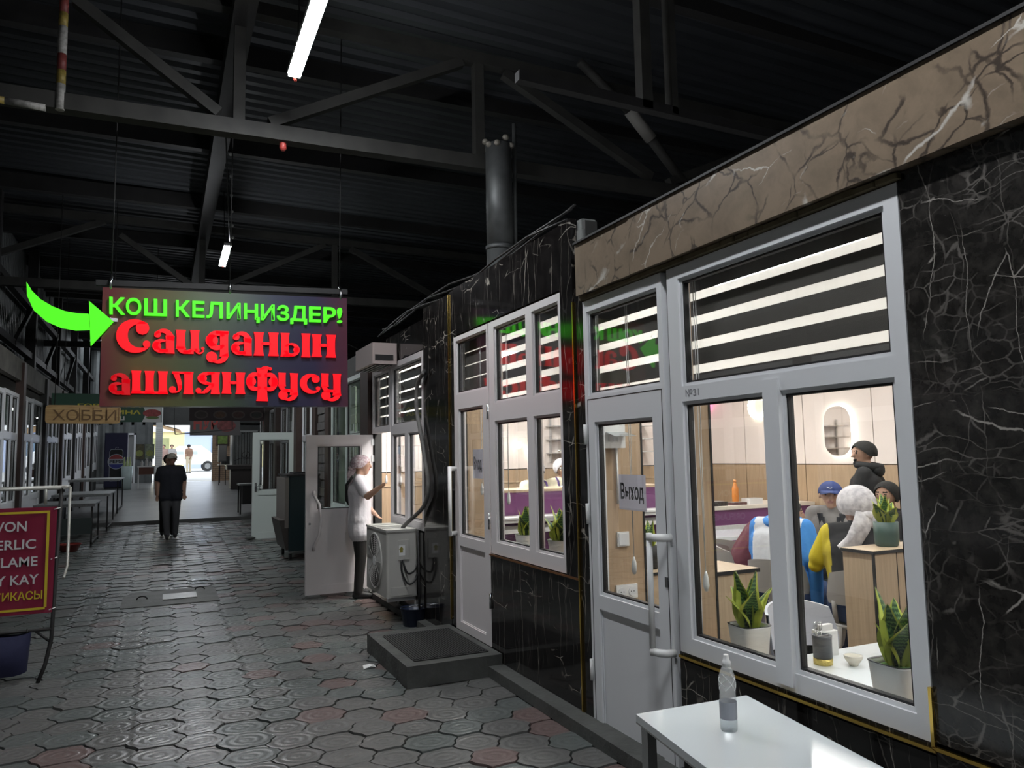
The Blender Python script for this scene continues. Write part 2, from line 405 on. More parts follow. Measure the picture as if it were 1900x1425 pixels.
# manhole cover slab
t = thing('inspection_cover', 'concrete inspection slab with a pale steel plate and two lifting loops set in pavers', 'cover', (0, 0, 0))
MB().box(HOLE[0]-.1, HOLE[1]+.1, HOLE[2]-.1, HOLE[3]+.1, -.05, .008).build('slab', mat('cover_concrete', (.17, .17, .165), .6, var=.3, vscale=6, bump=.4, bscale=30), t)
MB().box(.03, .40, 9.83, 10.22, .012, .018).build('plate', mat('pale_plate', (.42, .42, .41), .35, .3, var=.2), t)
for x, y in ((-.19, 10.0), (.45, 10.38)):
    MB().tube([(x+.055*math.cos(a), y, .012+.035*math.sin(a)) for a in np.linspace(0, PI, 8)], .008, 6).build('lifting_loop', MT['soot_steel'], t)

# ================================================================== ROOF
def zr(x): return 6.05-.02*x
prof = []; y = -6.0
while y < 35.5:
    for dy, dz in ((0, 0), (.09, 0), (.12, .05), (.19, .05)): prof.append((y+dy, dz))
    y += .22
b = MB(); xr = [-7, -2.2, 2.3, 9.5]
b.grid([[(x, yy, zr(x)+dz) for x in xr] for yy, dz in prof if yy < 29.8], smooth=False)
for xa, xb in ((-7, -2.2), (2.6, 9.5)): b.grid([[(x, yy, zr(x)+dz) for x in (xa, xb)] for yy, dz in prof if yy > 29.6], smooth=False)  # roof gap over the far aisle, added unseen to let skylight in
o = b.build('ceiling', MT['roof']); struct(o, 'dark corrugated metal roof sheeting above the aisle')
o['kind'] = 'structure'
STEEL = sthing('trim_1', label='sooty steel roof framing of purlins and beams')
for yy in (2.8, 5.5, 8.2, 10.7, 13.3, 15.9, 18.5, 21.1, 23.7, 26.3, 28.9):
    MB().box(-7, 9.5, yy-.06, yy+.06, 5.80, 6.03).build('purlin', MT['soot_steel'], STEEL)
MB().box(.47, .66, -6, 29.5, 5.55, 5.82).build('ridge_beam', MT['soot_steel'], STEEL)
for x, w in ((3.53, .10), (3.83, .06)): MB().box(x, x+w, 4.96, 5.06, 4.45, 6.0).build('hanging_post', MT['dust_steel'], STEEL)
MB().bar((2.4, 5.0, 4.5), (6.5, 5.0, 4.42), .08).build('tie_bar', MT['soot_steel'], STEEL)
def truss(yy, label):
    T = thing('roof_truss', label, 'truss', (0, yy, 0), group='steel trusses under the roof')
    MB().bar((-5.5, 0, 4.53), (7.5, 0, 4.67), .13, .14).build('bottom_chord', MT['dust_steel'], T)
    MB().bar((-5.5, 0, 5.80), (7.5, 0, 5.72), .12, .12).build('top_chord', MT['dust_steel'], T)
    for a, c in (((-.76, 5.5), (.38, 4.71)), ((.82, 4.69), (2.72, 5.68)), ((3.2, 5.66), (5.05, 4.78)), ((-3.4, 4.6), (-1.0, 5.72)), ((-5.2, 5.7), (-3.6, 4.6)), ((5.3, 4.75), (7.3, 5.65))):
        MB().bar((a[0], 0, a[1]), (c[0], 0, c[1]), .095).build('brace', MT['dust_steel'], T)
    for x in (.55, 2.9): MB().bar((x, 0, 4.65), (x, 0, 5.78), .1).build('post', MT['dust_steel'], T)
    return T
truss(7.0, 'steel roof truss in front of the tall vent duct')
truss(14.3, 'steel roof truss behind the glowing red and green sign')
truss(21.4, 'steel roof truss deep in the market aisle')
T = thing('strut_pipe', 'long pale diagonal pipe with taped joint rising through the roof truss', 'pipe', (0, 0, 0))
MB().tube([(4.05, 6.85, 5.9), (4.75, 6.9, 5.45)], .05, 8).build('upper_pipe', MT['dust_steel'], T)
MB().tube([(4.72, 6.9, 5.48), (5.02, 6.92, 5.2)], .07, 8).build('taped_joint', mat('pale_tape', (.20, .19, .175), .7), T)
MB().tube([(5.0, 6.92, 5.22), (5.55, 7.0, 4.75)], .055, 8).build('lower_pipe', MT['dust_steel'], T)
t = thing('striped_pole', 'hanging pole painted in flaking white, red and yellow bands under the roof', 'pole', (-.84, 6.95, 0))
pm = [mat('flaking_white', (.30, .29, .27), .6, var=.5, vscale=30), mat('flaking_red', (.16, .03, .025), .6, var=.4, vscale=30), mat('flaking_yellow', (.26, .19, .04), .6, var=.5, vscale=30)]
zz = [4.5, 4.72, 4.84, 4.98, 5.22, 5.34, 5.5, 5.9]
for k, (a, c) in enumerate(zip(zz, zz[1:])): MB().tube([(0, 0, a), (0, 0, c)], .035, 8).build('band', pm[(0, 2, 1, 0, 2, 1, 0)[k]], t)
for k in range(4): MB().tube([(-.1-.28*k, 0, 4.5+.01*k), (-.38-.28*k, 0, 4.51+.01*k)], .03, 8).build('arm_band', pm[(0, 2, 0, 2)[k]], t)

# side walls of the hall (dark voids above the shops)
struct(MB().box(9.5, 9.7, -6, 36, 0, 6.1).build('wall_far_right', MT['dark_board']))
struct(MB().box(-7.2, -7, -6, 36, 0, 6.1).build('wall_far_left', MT['dark_board']))
struct(MB().box(-7.2, 9.7, -6.2, -6, 0, 6.1).build('wall_rear', MT['dark_board']))

# ================================================================== generic PVC window / door
def glazed(root, w, z0, z1, cells, m, th=.07, panels=(), glass=None, bead=True):
    """local frame: u along +Y from 0 to w, outer face at local x=0, thickness to +x.  cells are glazed, panels are solid infills"""
    allc = list(cells)+list(panels)
    us = sorted(set([0, w]+[c[0] for c in allc]+[c[1] for c in allc])); zs = sorted(set([z0, z1]+[c[2] for c in allc]+[c[3] for c in allc]))
    b = MB()
    for a0, a1 in zip(us, us[1:]):
        run = None
        for c0, c1 in list(zip(zs, zs[1:]))+[(None, None)]:
            hole = c0 is None or any(q[0] <= a0+1e-6 and a1 <= q[1]+1e-6 and q[2] <= c0+1e-6 and c1 <= q[3]+1e-6 for q in allc)
            if hole:
                if run: b.box(0, th, a0, a1, run[0], run[1]); run = None
            else: run = (c0, c1) if run is None else (run[0], c1)
    b.build('frame', m, root)
    for q in cells:
        b = MB(); k = .016
        for (a0, a1, c0, c1) in ((q[0], q[0]+k, q[2], q[3]), (q[1]-k, q[1], q[2], q[3]), (q[0]+k, q[1]-k, q[2], q[2]+k), (q[0]+k, q[1]-k, q[3]-k, q[3])): b.box(.012, .05, a0, a1, c0, c1)
        b.build('bead', m, root)
        b = MB(); j = .009
        u0, u1, v0, v1 = q[0]+k, q[1]-k, q[2]+k, q[3]-k
        for (a0, a1, c0, c1) in ((u0, u0+j, v0, v1), (u1-j, u1, v0, v1), (u0+j, u1-j, v0, v0+j), (u0+j, u1-j, v1-j, v1)): b.box(.018, .046, a0, a1, c0, c1)
        b.build('gasket', MT['gasket'], root)
        MB().box(.026, .032, u0+.002, u1-.002, v0+.002, v1-.002).build('pane', glass or MT['glass'], root)
    for q in panels:
        MB().box(.016, .05, q[0], q[1], q[2], q[3]).build('infill_panel', m, root)
        b = MB(); k = .008
        for (a0, a1, c0, c1) in ((q[0], q[0]+k, q[2], q[3]), (q[1]-k, q[1], q[2], q[3]), (q[0], q[1], q[2], q[2]+k), (q[0], q[1], q[3]-k, q[3])): b.box(.010, .016, a0, a1, c0, c1)
        b.build('panel_bead', m, root)
WX = 2.31
# ---- window A
wa = sthing('window_1', (WX+.0, 1.76, 0), label='large white framed restaurant window with striped blind in its top light')
glazed(wa, 1.34, .64, 2.53, [(.06, 1.25, 1.925, 2.465), (.06, .60, .715, 1.85), (.69, 1.25, .715, 1.85)], MT['pvc'])
MB().box(-.012, 0, .60, .69, .66, 1.90).build('mullion', MT['pvc'], wa)
fit_text(tmesh('№31', 0), .10, .035, lambda u, v, d: (-.001-d, 1.22-u, 1.872+v), mat('pencil_mark', (.22, .22, .23), .7), .0006, 'pencil_number', wa)
MB().tube([(-.001, .655, .69), (-.003, .655, .69)], .006, 8).build('screw_hole', MT['black'], wa)
# ---- door A
da = sthing('door_1', (WX, 3.15, 0), label='closed white glazed door with a long bow handle and an exit sheet')
glazed(da, .80, .01, 2.53, [(.04, .76, 1.95, 2.46), (.115, .70, .79, 1.79)], MT['pvc'], panels=[(.115, .70, .05, .71)])
b = MB(); b.tube([(-.075, .075, .60), (-.075, .075, 1.20)], .016, 10); b.build('handle_bar', MT['white_plastic'], da)
for z in (.62, 1.18):
    b = MB(); b.tube([(0, -.005, z), (-.045, .0, z), (-.072, .03, z), (-.078, .075, z)], [.02, .02, .02, .02], 8); b.build('handle_mount', MT['white_plastic'], da)
MB().box(-.006, 0, .03, .05, .93, .98).build('lock', MT['steel'], da)
for z in (.35, 1.25, 1.72): MB().tube([(-.008, .795, z-.06), (-.008, .795, z+.06)], .011, 8).build('hinge', MT['white_plastic'], da)
# leaf shadow line round the leaf
b = MB()
for a in ((.025, .03, .01, 1.93), (.77, .775, .01, 1.93), (.025, .775, 1.925, 1.93)): b.box(-.001, 0, a[0], a[1], a[2], a[3])
b.build('leaf_gap', MT['gasket'], da)
t = thing('exit_sheet', 'printed white paper reading the Russian word for exit inside the glazed door', 'paper sign', (0, 0, 0))
MB().box(2.3465, 2.348, 3.40, 3.665, 1.29, 1.485).build('sheet', sheer_mat('paper_in_sleeve', (.46, .46, .50), 0.0), t)
fit_text(tmesh('Выход', .02), .225, .11, lambda u, v, d: (2.3460-d, 3.645-u, 1.33+v), MT['black'], .0008, 'lettering', t)
# ---- window B and door B
wb = sthing('window_2', (WX, 4.23, 0), label='four light white window with striped blind and potted plants inside')
glazed(wb, 1.20, .86, 2.65, [(.04, .43, 2.01, 2.60), (.53, 1.10, 2.01, 2.60), (.04, .43, .95, 1.87), (.53, 1.10, .95, 1.87)], MT['pvc_pinkish'])
db = sthing('door_2', (WX, 5.45, 0), label='closed white glazed door behind the concrete step')
glazed(db, .77, .15, 2.65, [(.03, .72, 2.14, 2.61), (.12, .67, .93, 2.01)], MT['pvc_pinkish'], panels=[(.12, .67, .22, .85)])
MB().tube([(-.075, .70, .93), (-.075, .70, 1.52)], .016, 10).build('handle_bar', MT['white_plastic'], db)
for z in (.95, 1.50): MB().tube([(0, .74, z), (-.045, .73, z), (-.075, .70, z)], .019, 8).build('handle_mount', MT['white_plastic'], db)
for z in (.5, 1.1, 1.95): MB().tube([(-.008, .0, z-.06), (-.008, .0, z+.06)], .010, 8).build('hinge', MT['steel'], db)
t = thing('entry_sheet', 'small printed paper in a sleeve hanging inside the farther closed door', 'paper sign', (0, 0, 0))
MB().box(2.352, 2.354, 5.68, 5.90, 1.42, 1.66).build('sheet', sheer_mat('paper_grey', (.46, .46, .50), 0.0), t)
fit_text(tmesh('Вход', .03), .17, .13, lambda u, v, d: (2.3515-d, 5.875-u, 1.47+v), mat('print_grey', (.04, .04, .045), .6), .0008, 'lettering', t)
# ---- window C with the open doorway
wc = sthing('window_3', (WX, 7.09, 0), label='white framed window above the air conditioner, striped blind in top light')
glazed(wc, 1.19, .89, 2.66, [(.06, 1.12, 1.96, 2.60), (.06, .52, .97, 1.86), (.64, 1.12, .97, 1.86)], MT['pvc_pinkish'])
wt = sthing('window_4', (WX, 8.30, 0), label='narrow white transom light above the open doorway')
glazed(wt, .80, 1.90, 2.66, [(.06, .74, 1.96, 2.60)], MT['pvc_pinkish'])
dc = sthing('door_3', (2.33, 9.14, 0), math.radians(90), label='open white glazed door with solid lower panel and bowed handle')
glazed(dc, .80, .03, 1.89, [(.14, .68, 1.00, 1.77)], MT['pvc_pinkish'], th=.06, panels=[(.12, .68, .13, .92)])
MB().tube([(-.02, .71, .55), (-.06, .715, .60), (-.085, .66, .72), (-.09, .64, .9), (-.085, .66, 1.08), (-.06, .715, 1.18), (-.02, .71, 1.23)], .016, 8).build('bow_handle', MT['pvc_pinkish'], dc)
MB().tube([(-.008, .755, .85), (.0, .755, .85)], .014, 8).build('lock', MT['steel'], dc)
for z in (.4, 1.6, 1.8): MB().box(-.012, 0, -.02, .02, z-.04, z+.04).build('hinge', MT['white_plastic'], dc)
# ---- D shop windows and open door
wd = sthing('window_5', (WX, 9.56, 0), label='two light white window with a greenish room behind the open door')
glazed(wd, 2.05, .88, 2.72, [(.06, 1.0, 1.92, 2.66), (1.05, 1.98, 1.92, 2.66), (.06, 1.0, .95, 1.84), (1.05, 1.98, .95, 1.84)], MT['pvc_green'])
MB().box(-.10, 0, -.05, 2.1, .84, .88).build('window_sill', MT['pvc_green'], wd)
dd = sthing('door_4', (2.40, 15.55, .09), math.radians(90), label='open pale door with a clear upper pane beside the freezer cabinet')
glazed(dd, .82, .0, 2.06, [(.12, .70, .93, 1.92)], MT['pvc_green'], th=.06, panels=[(.12, .70, .12, .84)])
MB().tube([(-.02, .755, 1.03), (-.06, .755, 1.03), (-.06, .66, 1.02)], .012, 6).build('lever_handle', MT['steel'], dd)
MB().box(-.008, 0, .735, .775, .90, 1.08).build('lock_plate', MT['steel'], dd)

# ================================================================== RIGHT WALL
wr = sthing('wall_right', label='shop front clad in black veined stone panels with gold trims')
core = MB()
for (y0, y1, z0, z1) in ((-6, 1.76, 0, 2.9), (1.76, 3.10, 0, .64), (1.76, 3.95, 2.53, 2.9), (3.10, 3.15, 0, 2.53), (3.95, 4.23, 0, 3.05), (4.23, 5.45, 0, .86), (5.45, 6.22, 0, .15), (4.23, 6.22, 2.65, 3.05),
                         (6.22, 7.09, 0, 3.0), (7.09, 8.28, 0, .89), (7.09, 9.12, 2.66, 2.85), (8.28, 8.30, 0, 2.66), (9.10, 9.56, 0, 2.85), (9.56, 11.61, 0, .86), (9.56, 11.61, 2.72, 3.0), (11.61, 12.6, 0, 3.0)):
    core.box(2.345, 2.43, y0, y1, z0, z1)
core.build('core', MT['dark_board'], wr)
PAN = [  # y0,y1,z0,z1,x_front,material
 (-6, -2.2, .64, 2.56, WX, 'marble_black'), (-2.2, -.1, .64, 2.56, WX, 'marble_black'), (-.098, 1.755, .645, 2.56, WX, 'marble_black'),
 (-6, -2.2, 0, .615, WX, 'marble_black'), (-2.2, -.1, 0, .615, WX, 'marble_black'), (-.098, 1.755, 0, .615, WX, 'marble_black'), (1.757, 3.105, 0, .60, WX, 'marble_dark'),
 (-6, -1.4, 2.562, 2.88, 2.26, 'marble_tan'), (-1.398, 1.1, 2.562, 2.88, 2.26, 'marble_tan'), (1.102, 3.36, 2.562, 2.88, 2.26, 'marble_tan'), (3.362, 3.95, 2.562, 2.88, 2.265, 'marble_tan'),
 (3.955, 4.058, 0.0, 2.60, WX, 'marble_dark'), (4.064, 4.228, .855, 3.09, WX-.006, 'marble_dark'), (4.064, 5.452, .08, .838, WX, 'marble_dark'),
 (4.23, 6.215, 2.665, 3.09, WX, 'marble_dark'), (6.225, 6.32, .16, 3.08, WX, 'marble_dark'), (6.335, 7.085, 0, 3.07, WX, 'marble_dark'),
 (7.09, 8.45, 2.67, 2.97, WX, 'marble_dark'), (7.09, 8.28, 0, .87, WX, 'marble_dark')]
for (y0, y1, z0, z1, x, m) in PAN: MB().box(x, 2.346, y0, y1, z0, z1).build('panel', MT[m], wr)
MB().add([(2.30, 8.46, 2.67), (2.30, 9.1, 2.67), (2.30, 9.1, 2.74), (2.30, 8.95, 2.80), (2.30, 8.8, 2.77), (2.30, 8.62, 2.9), (2.30, 8.46, 2.93)], [(0, 1, 2, 3, 4, 5, 6)]).build('broken_panel', mat('torn_hardboard', (.22, .14, .09), .8, var=.3), wr)
for (a, c, m) in (((2.302, -6, .628), (2.302, 1.76, .628), 'gold'), ((2.302, 1.75, .62), (2.302, 3.10, .62), 'gold'), ((2.302, 1.757, .63), (2.302, 1.757, .82), 'gold'),
                  ((2.303, 4.061, .08), (2.303, 4.061, 2.55), 'gold'), ((2.302, 4.07, .848), (2.302, 5.45, .848), 'copper'), ((2.303, 6.328, .2), (2.303, 6.328, 3.06), 'gold')):
    MB().bar(a, c, .012).build('trim_strip', MT[m], wr)
MB().box(2.312, 2.345, 1.757, 3.10, .605, .638).build('sill_stone', MT['marble_dark'], wr)
b = MB()
for k in range(24):
    y = 1.74+k*.092; b.bbox(2.285, 2.34, y, y+.094+random.uniform(-.01, .012), 2.535, 2.553+random.uniform(0, .008), .008)
b.build('foam_seam', mat('old_foam', (.16, .13, .075), .9, var=.4), wr)
MB().box(2.25, 2.35, -6, 3.95, 2.88, 2.892).build('coping', MT['soot_steel'], wr)
MB().box(9.14-9.14+2.27, 2.345, 9.16, 9.55, 0, 2.85).build('pilaster', MT['brown_steel'], wr)
MB().box(2.27, 2.345, 11.62, 11.9, 0, 3.0).build('pilaster', MT['brown_steel'], wr)
for k in range(22):
    MB().box(2.29-.012*(k % 2), 2.345, 11.95, 12.55, .12+k*.13, .12+k*.13+.12).build('brick', mat('grey_brick', (.10, .095, .09), .8, var=.3) if k == 0 else bpy.data.materials['grey_brick'], wr)
# foam block and cable box at the change of fascia
t = thing('foam_block', 'pale lump of insulation lying on top of the dark fascia panel', 'insulation', (0, 0, 0))
MB().bbox(2.33, 2.55, 3.96, 4.05, 2.9, 3.0, .02).build('lower_block', mat('dirty_foam', (.21, .22, .21), .8, var=.3), t)
MB().bbox(2.34, 2.45, 3.98, 4.06, 3.0, 3.07, .02).build('upper_block', bpy.data.materials['dirty_foam'], t)
# kerb and step
struct(MB().box(2.19, 2.345, -3, 5.6, 0, .075).box(2.22, 2.345, 5.6, 9.1, 0, .06).build('trim_2', MT['concrete']), 'low concrete kerb under the dark shop front')
t = thing('door_step', 'raised concrete step with a dark mat before the farther closed door', 'step', (0, 0, 0))
MB().box(1.575, 2.30, 5.24, 6.38, 0, .15).build('block', MT['concrete'], t)
m = thing('door_mat', 'dark ribbed rubber mat lying on the concrete step', 'mat', (0, 0, 0))
MB().bbox(1.66, 2.24, 5.34, 6.22, .150, .157, .02).build('backing', MT['black'], m)
b = MB()
for k in range(28): b.box(1.67+k*.0203, 1.682+k*.0203, 5.36, 6.2, .157, .162)
o = b.build('rib', mat('mat_rib', (.02, .02, .021), .8), m); o['kind'] = 'stuff'

# ================================================================== RESTAURANT INTERIOR
XB, YB = 7.5, 9.14
struct(MB().box(2.43, XB+.1, -1.6, YB+.1, -.05, .0).build('floor_restaurant', MT['floor_in']))
struct(MB().box(2.345, XB+.1, -1.6, YB+.1, 2.78, 2.84).build('ceiling_restaurant', MT['ceiling_in']))
struct(MB().box(2.43, XB+.1, -1.7, -1.6, 0, 2.8).build('wall_near_restaurant', MT['wall_cream']))
wk = sthing('wall_back', label='restaurant back wall of oak dado panels under cream panels')
MB().box(XB, XB+.1, -1.7, YB+.1, 0, 2.8).build('backing', MT['black'], wk)
ye = [YB, 8.36, 7.27, 6.22, 5.17, 4.12, 3.07, 2.02, .97, -.08, -1.6]
for a, c in zip(ye, ye[1:]):
    MB().box(XB-.018, XB, c+.006, a-.006, .0, 1.42).build('dado_panel', MT['wood_panel'], wk)
    MB().box(XB-.018, XB, c+.006, a-.006, 1.432, 2.78).build('wall_panel', MT['wall_cream'], wk)
we = sthing('wall_end', label='restaurant end wall behind the purple serving counter')
MB().box(2.345, XB, YB, YB+.1, 0, 2.8).build('backing', MT['black'], we)
xe = [2.43, 3.55, 4.6, 5.65, 6.7, XB-.02]
for a, c in zip(xe, xe[1:]):
    MB().box(a+.006, c-.006, YB-.018, YB, 0, 1.42).build('dado_panel', MT['wood_panel'], we)
    MB().box(a+.006, c-.006, YB-.018, YB, 1.432, 2.78).build('wall_panel', MT['wall_cream'], we)
MB().box(2.43, XB, YB-.03, YB-.018, 1.25, 1.262).build('rail', MT['wood_light'], we)
# inner linings of the piers and sills
wi = sthing('wall_lining', label='oak clad inner piers between the shop windows')
for (x0, x1, y0, y1, z0, z1, m) in ((2.43, 2.54, 3.10, 3.16, 0, 2.78, 'wood_panel'), (2.43, 2.80, 4.10, 4.16, 0, 2.78, 'wood_panel'), (2.43, 2.60, 6.25, 6.31, 0, 2.78, 'wood_panel'),
                                  (2.38, 2.57, 1.70, 3.10, .615, .645, 'wood_light'), (2.38, 2.62, 4.18, 5.45, .83, .86, 'wood_light'), (2.38, 2.60, 7.1, 8.28, .86, .89, 'wood_light')):
    MB().box(x0, x1, y0, y1, z0, z1).build('lining', MT[m], wi)
for (x, y) in ((2.54, 3.10), (2.80, 4.10)): MB().box(x, x+.012, y-.004, y+.06, 0, 2.78).build('edge_strip', MT['black'], wi)
for (y0, y1, z0, z1) in ((-1.6, 1.70, 0, 2.78), (1.70, 3.10, 0, .615), (4.16, 5.45, 0, .83), (6.31, 7.09, 0, 2.78), (7.1, 8.28, 0, .86)):
    MB().box(2.43, 2.44, y0, y1, z0, z1).build('lining', MT['wood_panel'], wi)
# ceiling battens
for k, (x, y) in enumerate(((3.32, 3.36), (3.32, 1.0), (3.32, 5.4), (2.78, 8.3), (5.9, 3.36), (5.9, 1.0), (5.9, 5.4), (5.9, 7.7))):  # the batten by the doorway is added to brighten the open door
    t = thing('ceiling_batten', 'lit white batten lamp on the restaurant ceiling '+('above the window table', 'in the front row beyond the window table', 'above the floor behind the four light window', 'added to brighten the open door', 'above the tall oak cabinet', 'in the rear row beyond the tall cabinet', 'above the seated diners', 'above the till counter')[k], 'lamp', (x, y, 0), group='restaurant ceiling battens')
    MB().box(-.05, .05, -.62, .62, 2.735, 2.78).build('housing', MT['white_plastic'], t)
    MB().box(-.045, .045, -.6, .6, 2.715, 2.735).build('diffuser', MT['lamp_in'], t)

t = thing('ceiling_panel_lamp', 'lit square panel lamp on the restaurant ceiling near the open doorway', 'lamp', (3.25, 7.75, 0))
MB().box(-.30, .30, -.30, .30, 2.745, 2.78).build('housing', MT['white_plastic'], t)
MB().box(-.27, .27, -.27, .27, 2.735, 2.745).build('diffuser', MT['lamp_in'], t)
# room D (greenish)
struct(MB().box(2.43, 5.2, 9.3, 15, -.02, .05).build('floor_room_d', MT['floor_in']))
cr = mat('mint_wall', (.56, .64, .54), .6)
struct(MB().box(5.2, 5.3, 9.3, 15, 0, 3).box(2.43, 5.2, 9.3, 9.4, 0, 3).box(2.43, 5.2, 15, 15.1, 0, 3).box(2.43, 5.3, 9.3, 15, 3, 3.05).build('wall_room_d', cr))
t = thing('ceiling_batten', 'lit batten lamp in the greenish room behind the open door', 'lamp', (3.3, 11.2, 0), group='battens in side rooms')
MB().box(-.05, .05, -.6, .6, 2.95, 3.0).build('housing', MT['white_plastic'], t)
MB().box(-.045, .045, -.58, .58, 2.93, 2.95).build('diffuser', emat('lit_batten_green', (.93, 1.0, .9), 70), t)
for k, y in enumerate((9.75, 10.9)):
    t = thing('curtain', 'pale pleated curtain hanging inside the greenish side room window', 'curtain', (0, y, 0), group='curtains in the side room')
    b = MB(); n = 40; b.grid([[(2.52+.018*math.sin(i*1.1), i*.62/n*1.0, z) for i in range(n)] for z in (.95, 1.8, 2.65)]); b.build('cloth', mat('mint_curtain', (.55, .62, .50), .8) if k == 0 else bpy.data.materials['mint_curtain'], t)
    MB().tube([(2.52, -.03, 2.66), (2.52, .65, 2.66)], .01, 6).build('rod', MT['steel'], t)
# ================================================================== HALL TUBES
def tube_lamp(x, y0, y1, z, label, tw=.095):
    t = thing('tube_lamp', label, 'lamp', (x, y0, z), group='tube lamps hung along the aisle')
    L = y1-y0
    MB().box(-tw/2-.004, tw/2+.004, 0, L, 0, .045).build('housing', MT['white_plastic'], t)
    MB().box(-tw/2, tw/2, .01, L-.01, -.03, 0).build('diffuser', MT['tube'], t)
    for yy in (.12, L-.12): MB().tube([(0, yy, .045), (.02, yy, .5), (0, yy, zr(x)-z-.03)], .006, 5).build('hanger_wire', MT['soot_steel'], t)
    MB().tube([(0, L, .02), (.02, L+.05, -.03), (.01, L+.12, .04)], .012, 6).build('end_lead', mat('red_lead', (.25, .03, .02), .5) if 'red_lead' not in bpy.data.materials else bpy.data.materials['red_lead'], t)
    return t
tube_lamp(.915, 4.95, 6.2, 4.8, 'lit tube lamp hanging in front of the nearer roof truss')
tube_lamp(.80, 11.75, 12.95, 4.8, 'small lit tube lamp hanging behind the glowing sign')
tube_lamp(.90, -4.6, -3.35, 4.8, 'lit tube lamp at the rear end of the aisle')
tube_lamp(.90, .6, 1.85, 4.8, 'added unseen tube lamp over the white table end of the aisle')  # out of view, added to brighten the near aisle and table
tube_lamp(.70, 22.3, 23.5, 4.8, 'lit tube lamp far down the aisle past the sign')
t = thing('light_cable', 'sagging dark cable with small bulbs strung behind the glowing sign', 'cable', (0, 0, 0))
pts = [(.58+.24*k/20, 9.2+(11.7-9.2)*k/20, 5.56-.7*k/20-.10*math.sin(k/20*PI)) for k in range(21)]
MB().tube(pts, .009, 5).build('wire', MT['soot_steel'], t)
bm = mat('clear_bulb', (.6, .6, .6), .15)
for k in range(3, 20, 3): MB().sphere((pts[k][0]+.05, pts[k][1], pts[k][2]-.05), .022, 8).build('bulb', bm, t)
t = thing('red_wire_piece', 'tiny red plastic piece hanging from the roof truss', 'lamp', tuple(onY(525, 270, 7.0)))  # small red thing on the hanging wires, gives no light
MB().lathe([(.015, .06), (.03, .04), (.032, -.03), (.018, -.05)], n=10).build('shade', mat('red_plastic', (.45, .06, .05), .4), t)
MB().tube([(0, 0, .06), (0, 0, .12)], .005, 5).build('wire', MT['soot_steel'], t)

# ================================================================== THE GLOWING SIGN
SY = 7.42
def ZP(x, y): return (180+x/3.958, 500+y/3.958)
def sp(x, y, d=0.0):
    p = onY(*ZP(x, y), SY); return (p[0], SY+d, p[2])
sg = thing('glowing_sign', 'dark shop sign with lit green and red letters hung above the aisle', 'sign', (0, 0, 0))
def sign_panel_mat():  # base colour runs maroon, olive, green and navy across the board
    m, nt, b = nodes('sign_gradient'); L = nt.links; N = nt.nodes.new
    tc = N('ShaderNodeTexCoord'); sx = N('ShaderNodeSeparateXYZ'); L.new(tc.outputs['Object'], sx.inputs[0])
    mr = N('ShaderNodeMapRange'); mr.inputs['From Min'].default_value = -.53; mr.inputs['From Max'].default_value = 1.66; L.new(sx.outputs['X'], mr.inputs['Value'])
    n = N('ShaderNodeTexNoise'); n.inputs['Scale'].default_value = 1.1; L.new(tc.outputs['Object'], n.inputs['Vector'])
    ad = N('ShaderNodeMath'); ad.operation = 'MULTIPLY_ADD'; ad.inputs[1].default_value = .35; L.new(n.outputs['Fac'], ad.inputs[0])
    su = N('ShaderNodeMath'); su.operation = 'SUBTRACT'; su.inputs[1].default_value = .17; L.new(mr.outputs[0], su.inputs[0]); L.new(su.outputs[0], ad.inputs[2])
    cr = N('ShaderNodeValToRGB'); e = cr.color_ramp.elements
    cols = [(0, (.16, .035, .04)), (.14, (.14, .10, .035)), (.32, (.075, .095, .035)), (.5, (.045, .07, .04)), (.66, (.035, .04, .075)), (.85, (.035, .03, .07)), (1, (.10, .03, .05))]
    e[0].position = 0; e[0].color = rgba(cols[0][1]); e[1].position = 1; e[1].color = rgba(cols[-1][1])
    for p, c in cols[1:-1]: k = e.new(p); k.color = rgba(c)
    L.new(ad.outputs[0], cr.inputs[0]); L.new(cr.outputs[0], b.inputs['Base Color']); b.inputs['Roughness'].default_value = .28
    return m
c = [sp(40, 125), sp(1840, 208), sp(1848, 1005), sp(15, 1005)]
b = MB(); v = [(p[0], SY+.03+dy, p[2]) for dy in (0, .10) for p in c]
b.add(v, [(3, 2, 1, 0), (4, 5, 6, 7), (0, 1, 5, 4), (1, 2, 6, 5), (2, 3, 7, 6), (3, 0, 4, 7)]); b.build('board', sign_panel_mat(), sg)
a0, a1 = sp(-60, 95), sp(1850, 175)
MB().bar((a0[0]+.05, SY+.09, a0[2]+.02), (a1[0], SY+.09, a1[2]+.03), .05).build('hanging_rail', MT['soot_steel'], sg)
for x, y in ((100, 90), (980, 130), (1795, 175)):
    p = sp(x, y); MB().tube([(p[0], SY+.09, p[2]+.05), (p[0]+.01, SY+.09, 6.075)], .006, 5).build('hanger_wire', MT['soot_steel'], sg)
    MB().tube([(p[0], SY+.05, p[2]-.08), (p[0], SY+.02, p[2]), (p[0], SY+.09, p[2]+.08)], .013, 6).build('hook', MT['steel'], sg)
GREEN = emat('lit_green', (.10, 1.0, .02), .95); RED = emat('lit_red', (1.0, .004, .012), 1.05); RED_DIM = emat('half_lit_red', (.85, .004, .012), .6)
RIM = emat('letter_rim_red', (.45, .0, .004), .3); RIMG = emat('letter_rim_green', (.05, .35, .01), .25)
row = [('К', 90, 205), ('О', 212, 325), ('Ш', 345, 515), ('К', 578, 683), ('Е', 700, 790), ('Л', 805, 925), ('И', 952, 1055), ('Ң', 1080, 1195), ('И', 1205, 1305), ('З', 1322, 1412), ('Д', 1422, 1543), ('Е', 1560, 1645), ('Р', 1665, 1755), ('!', 1765, 1802)]
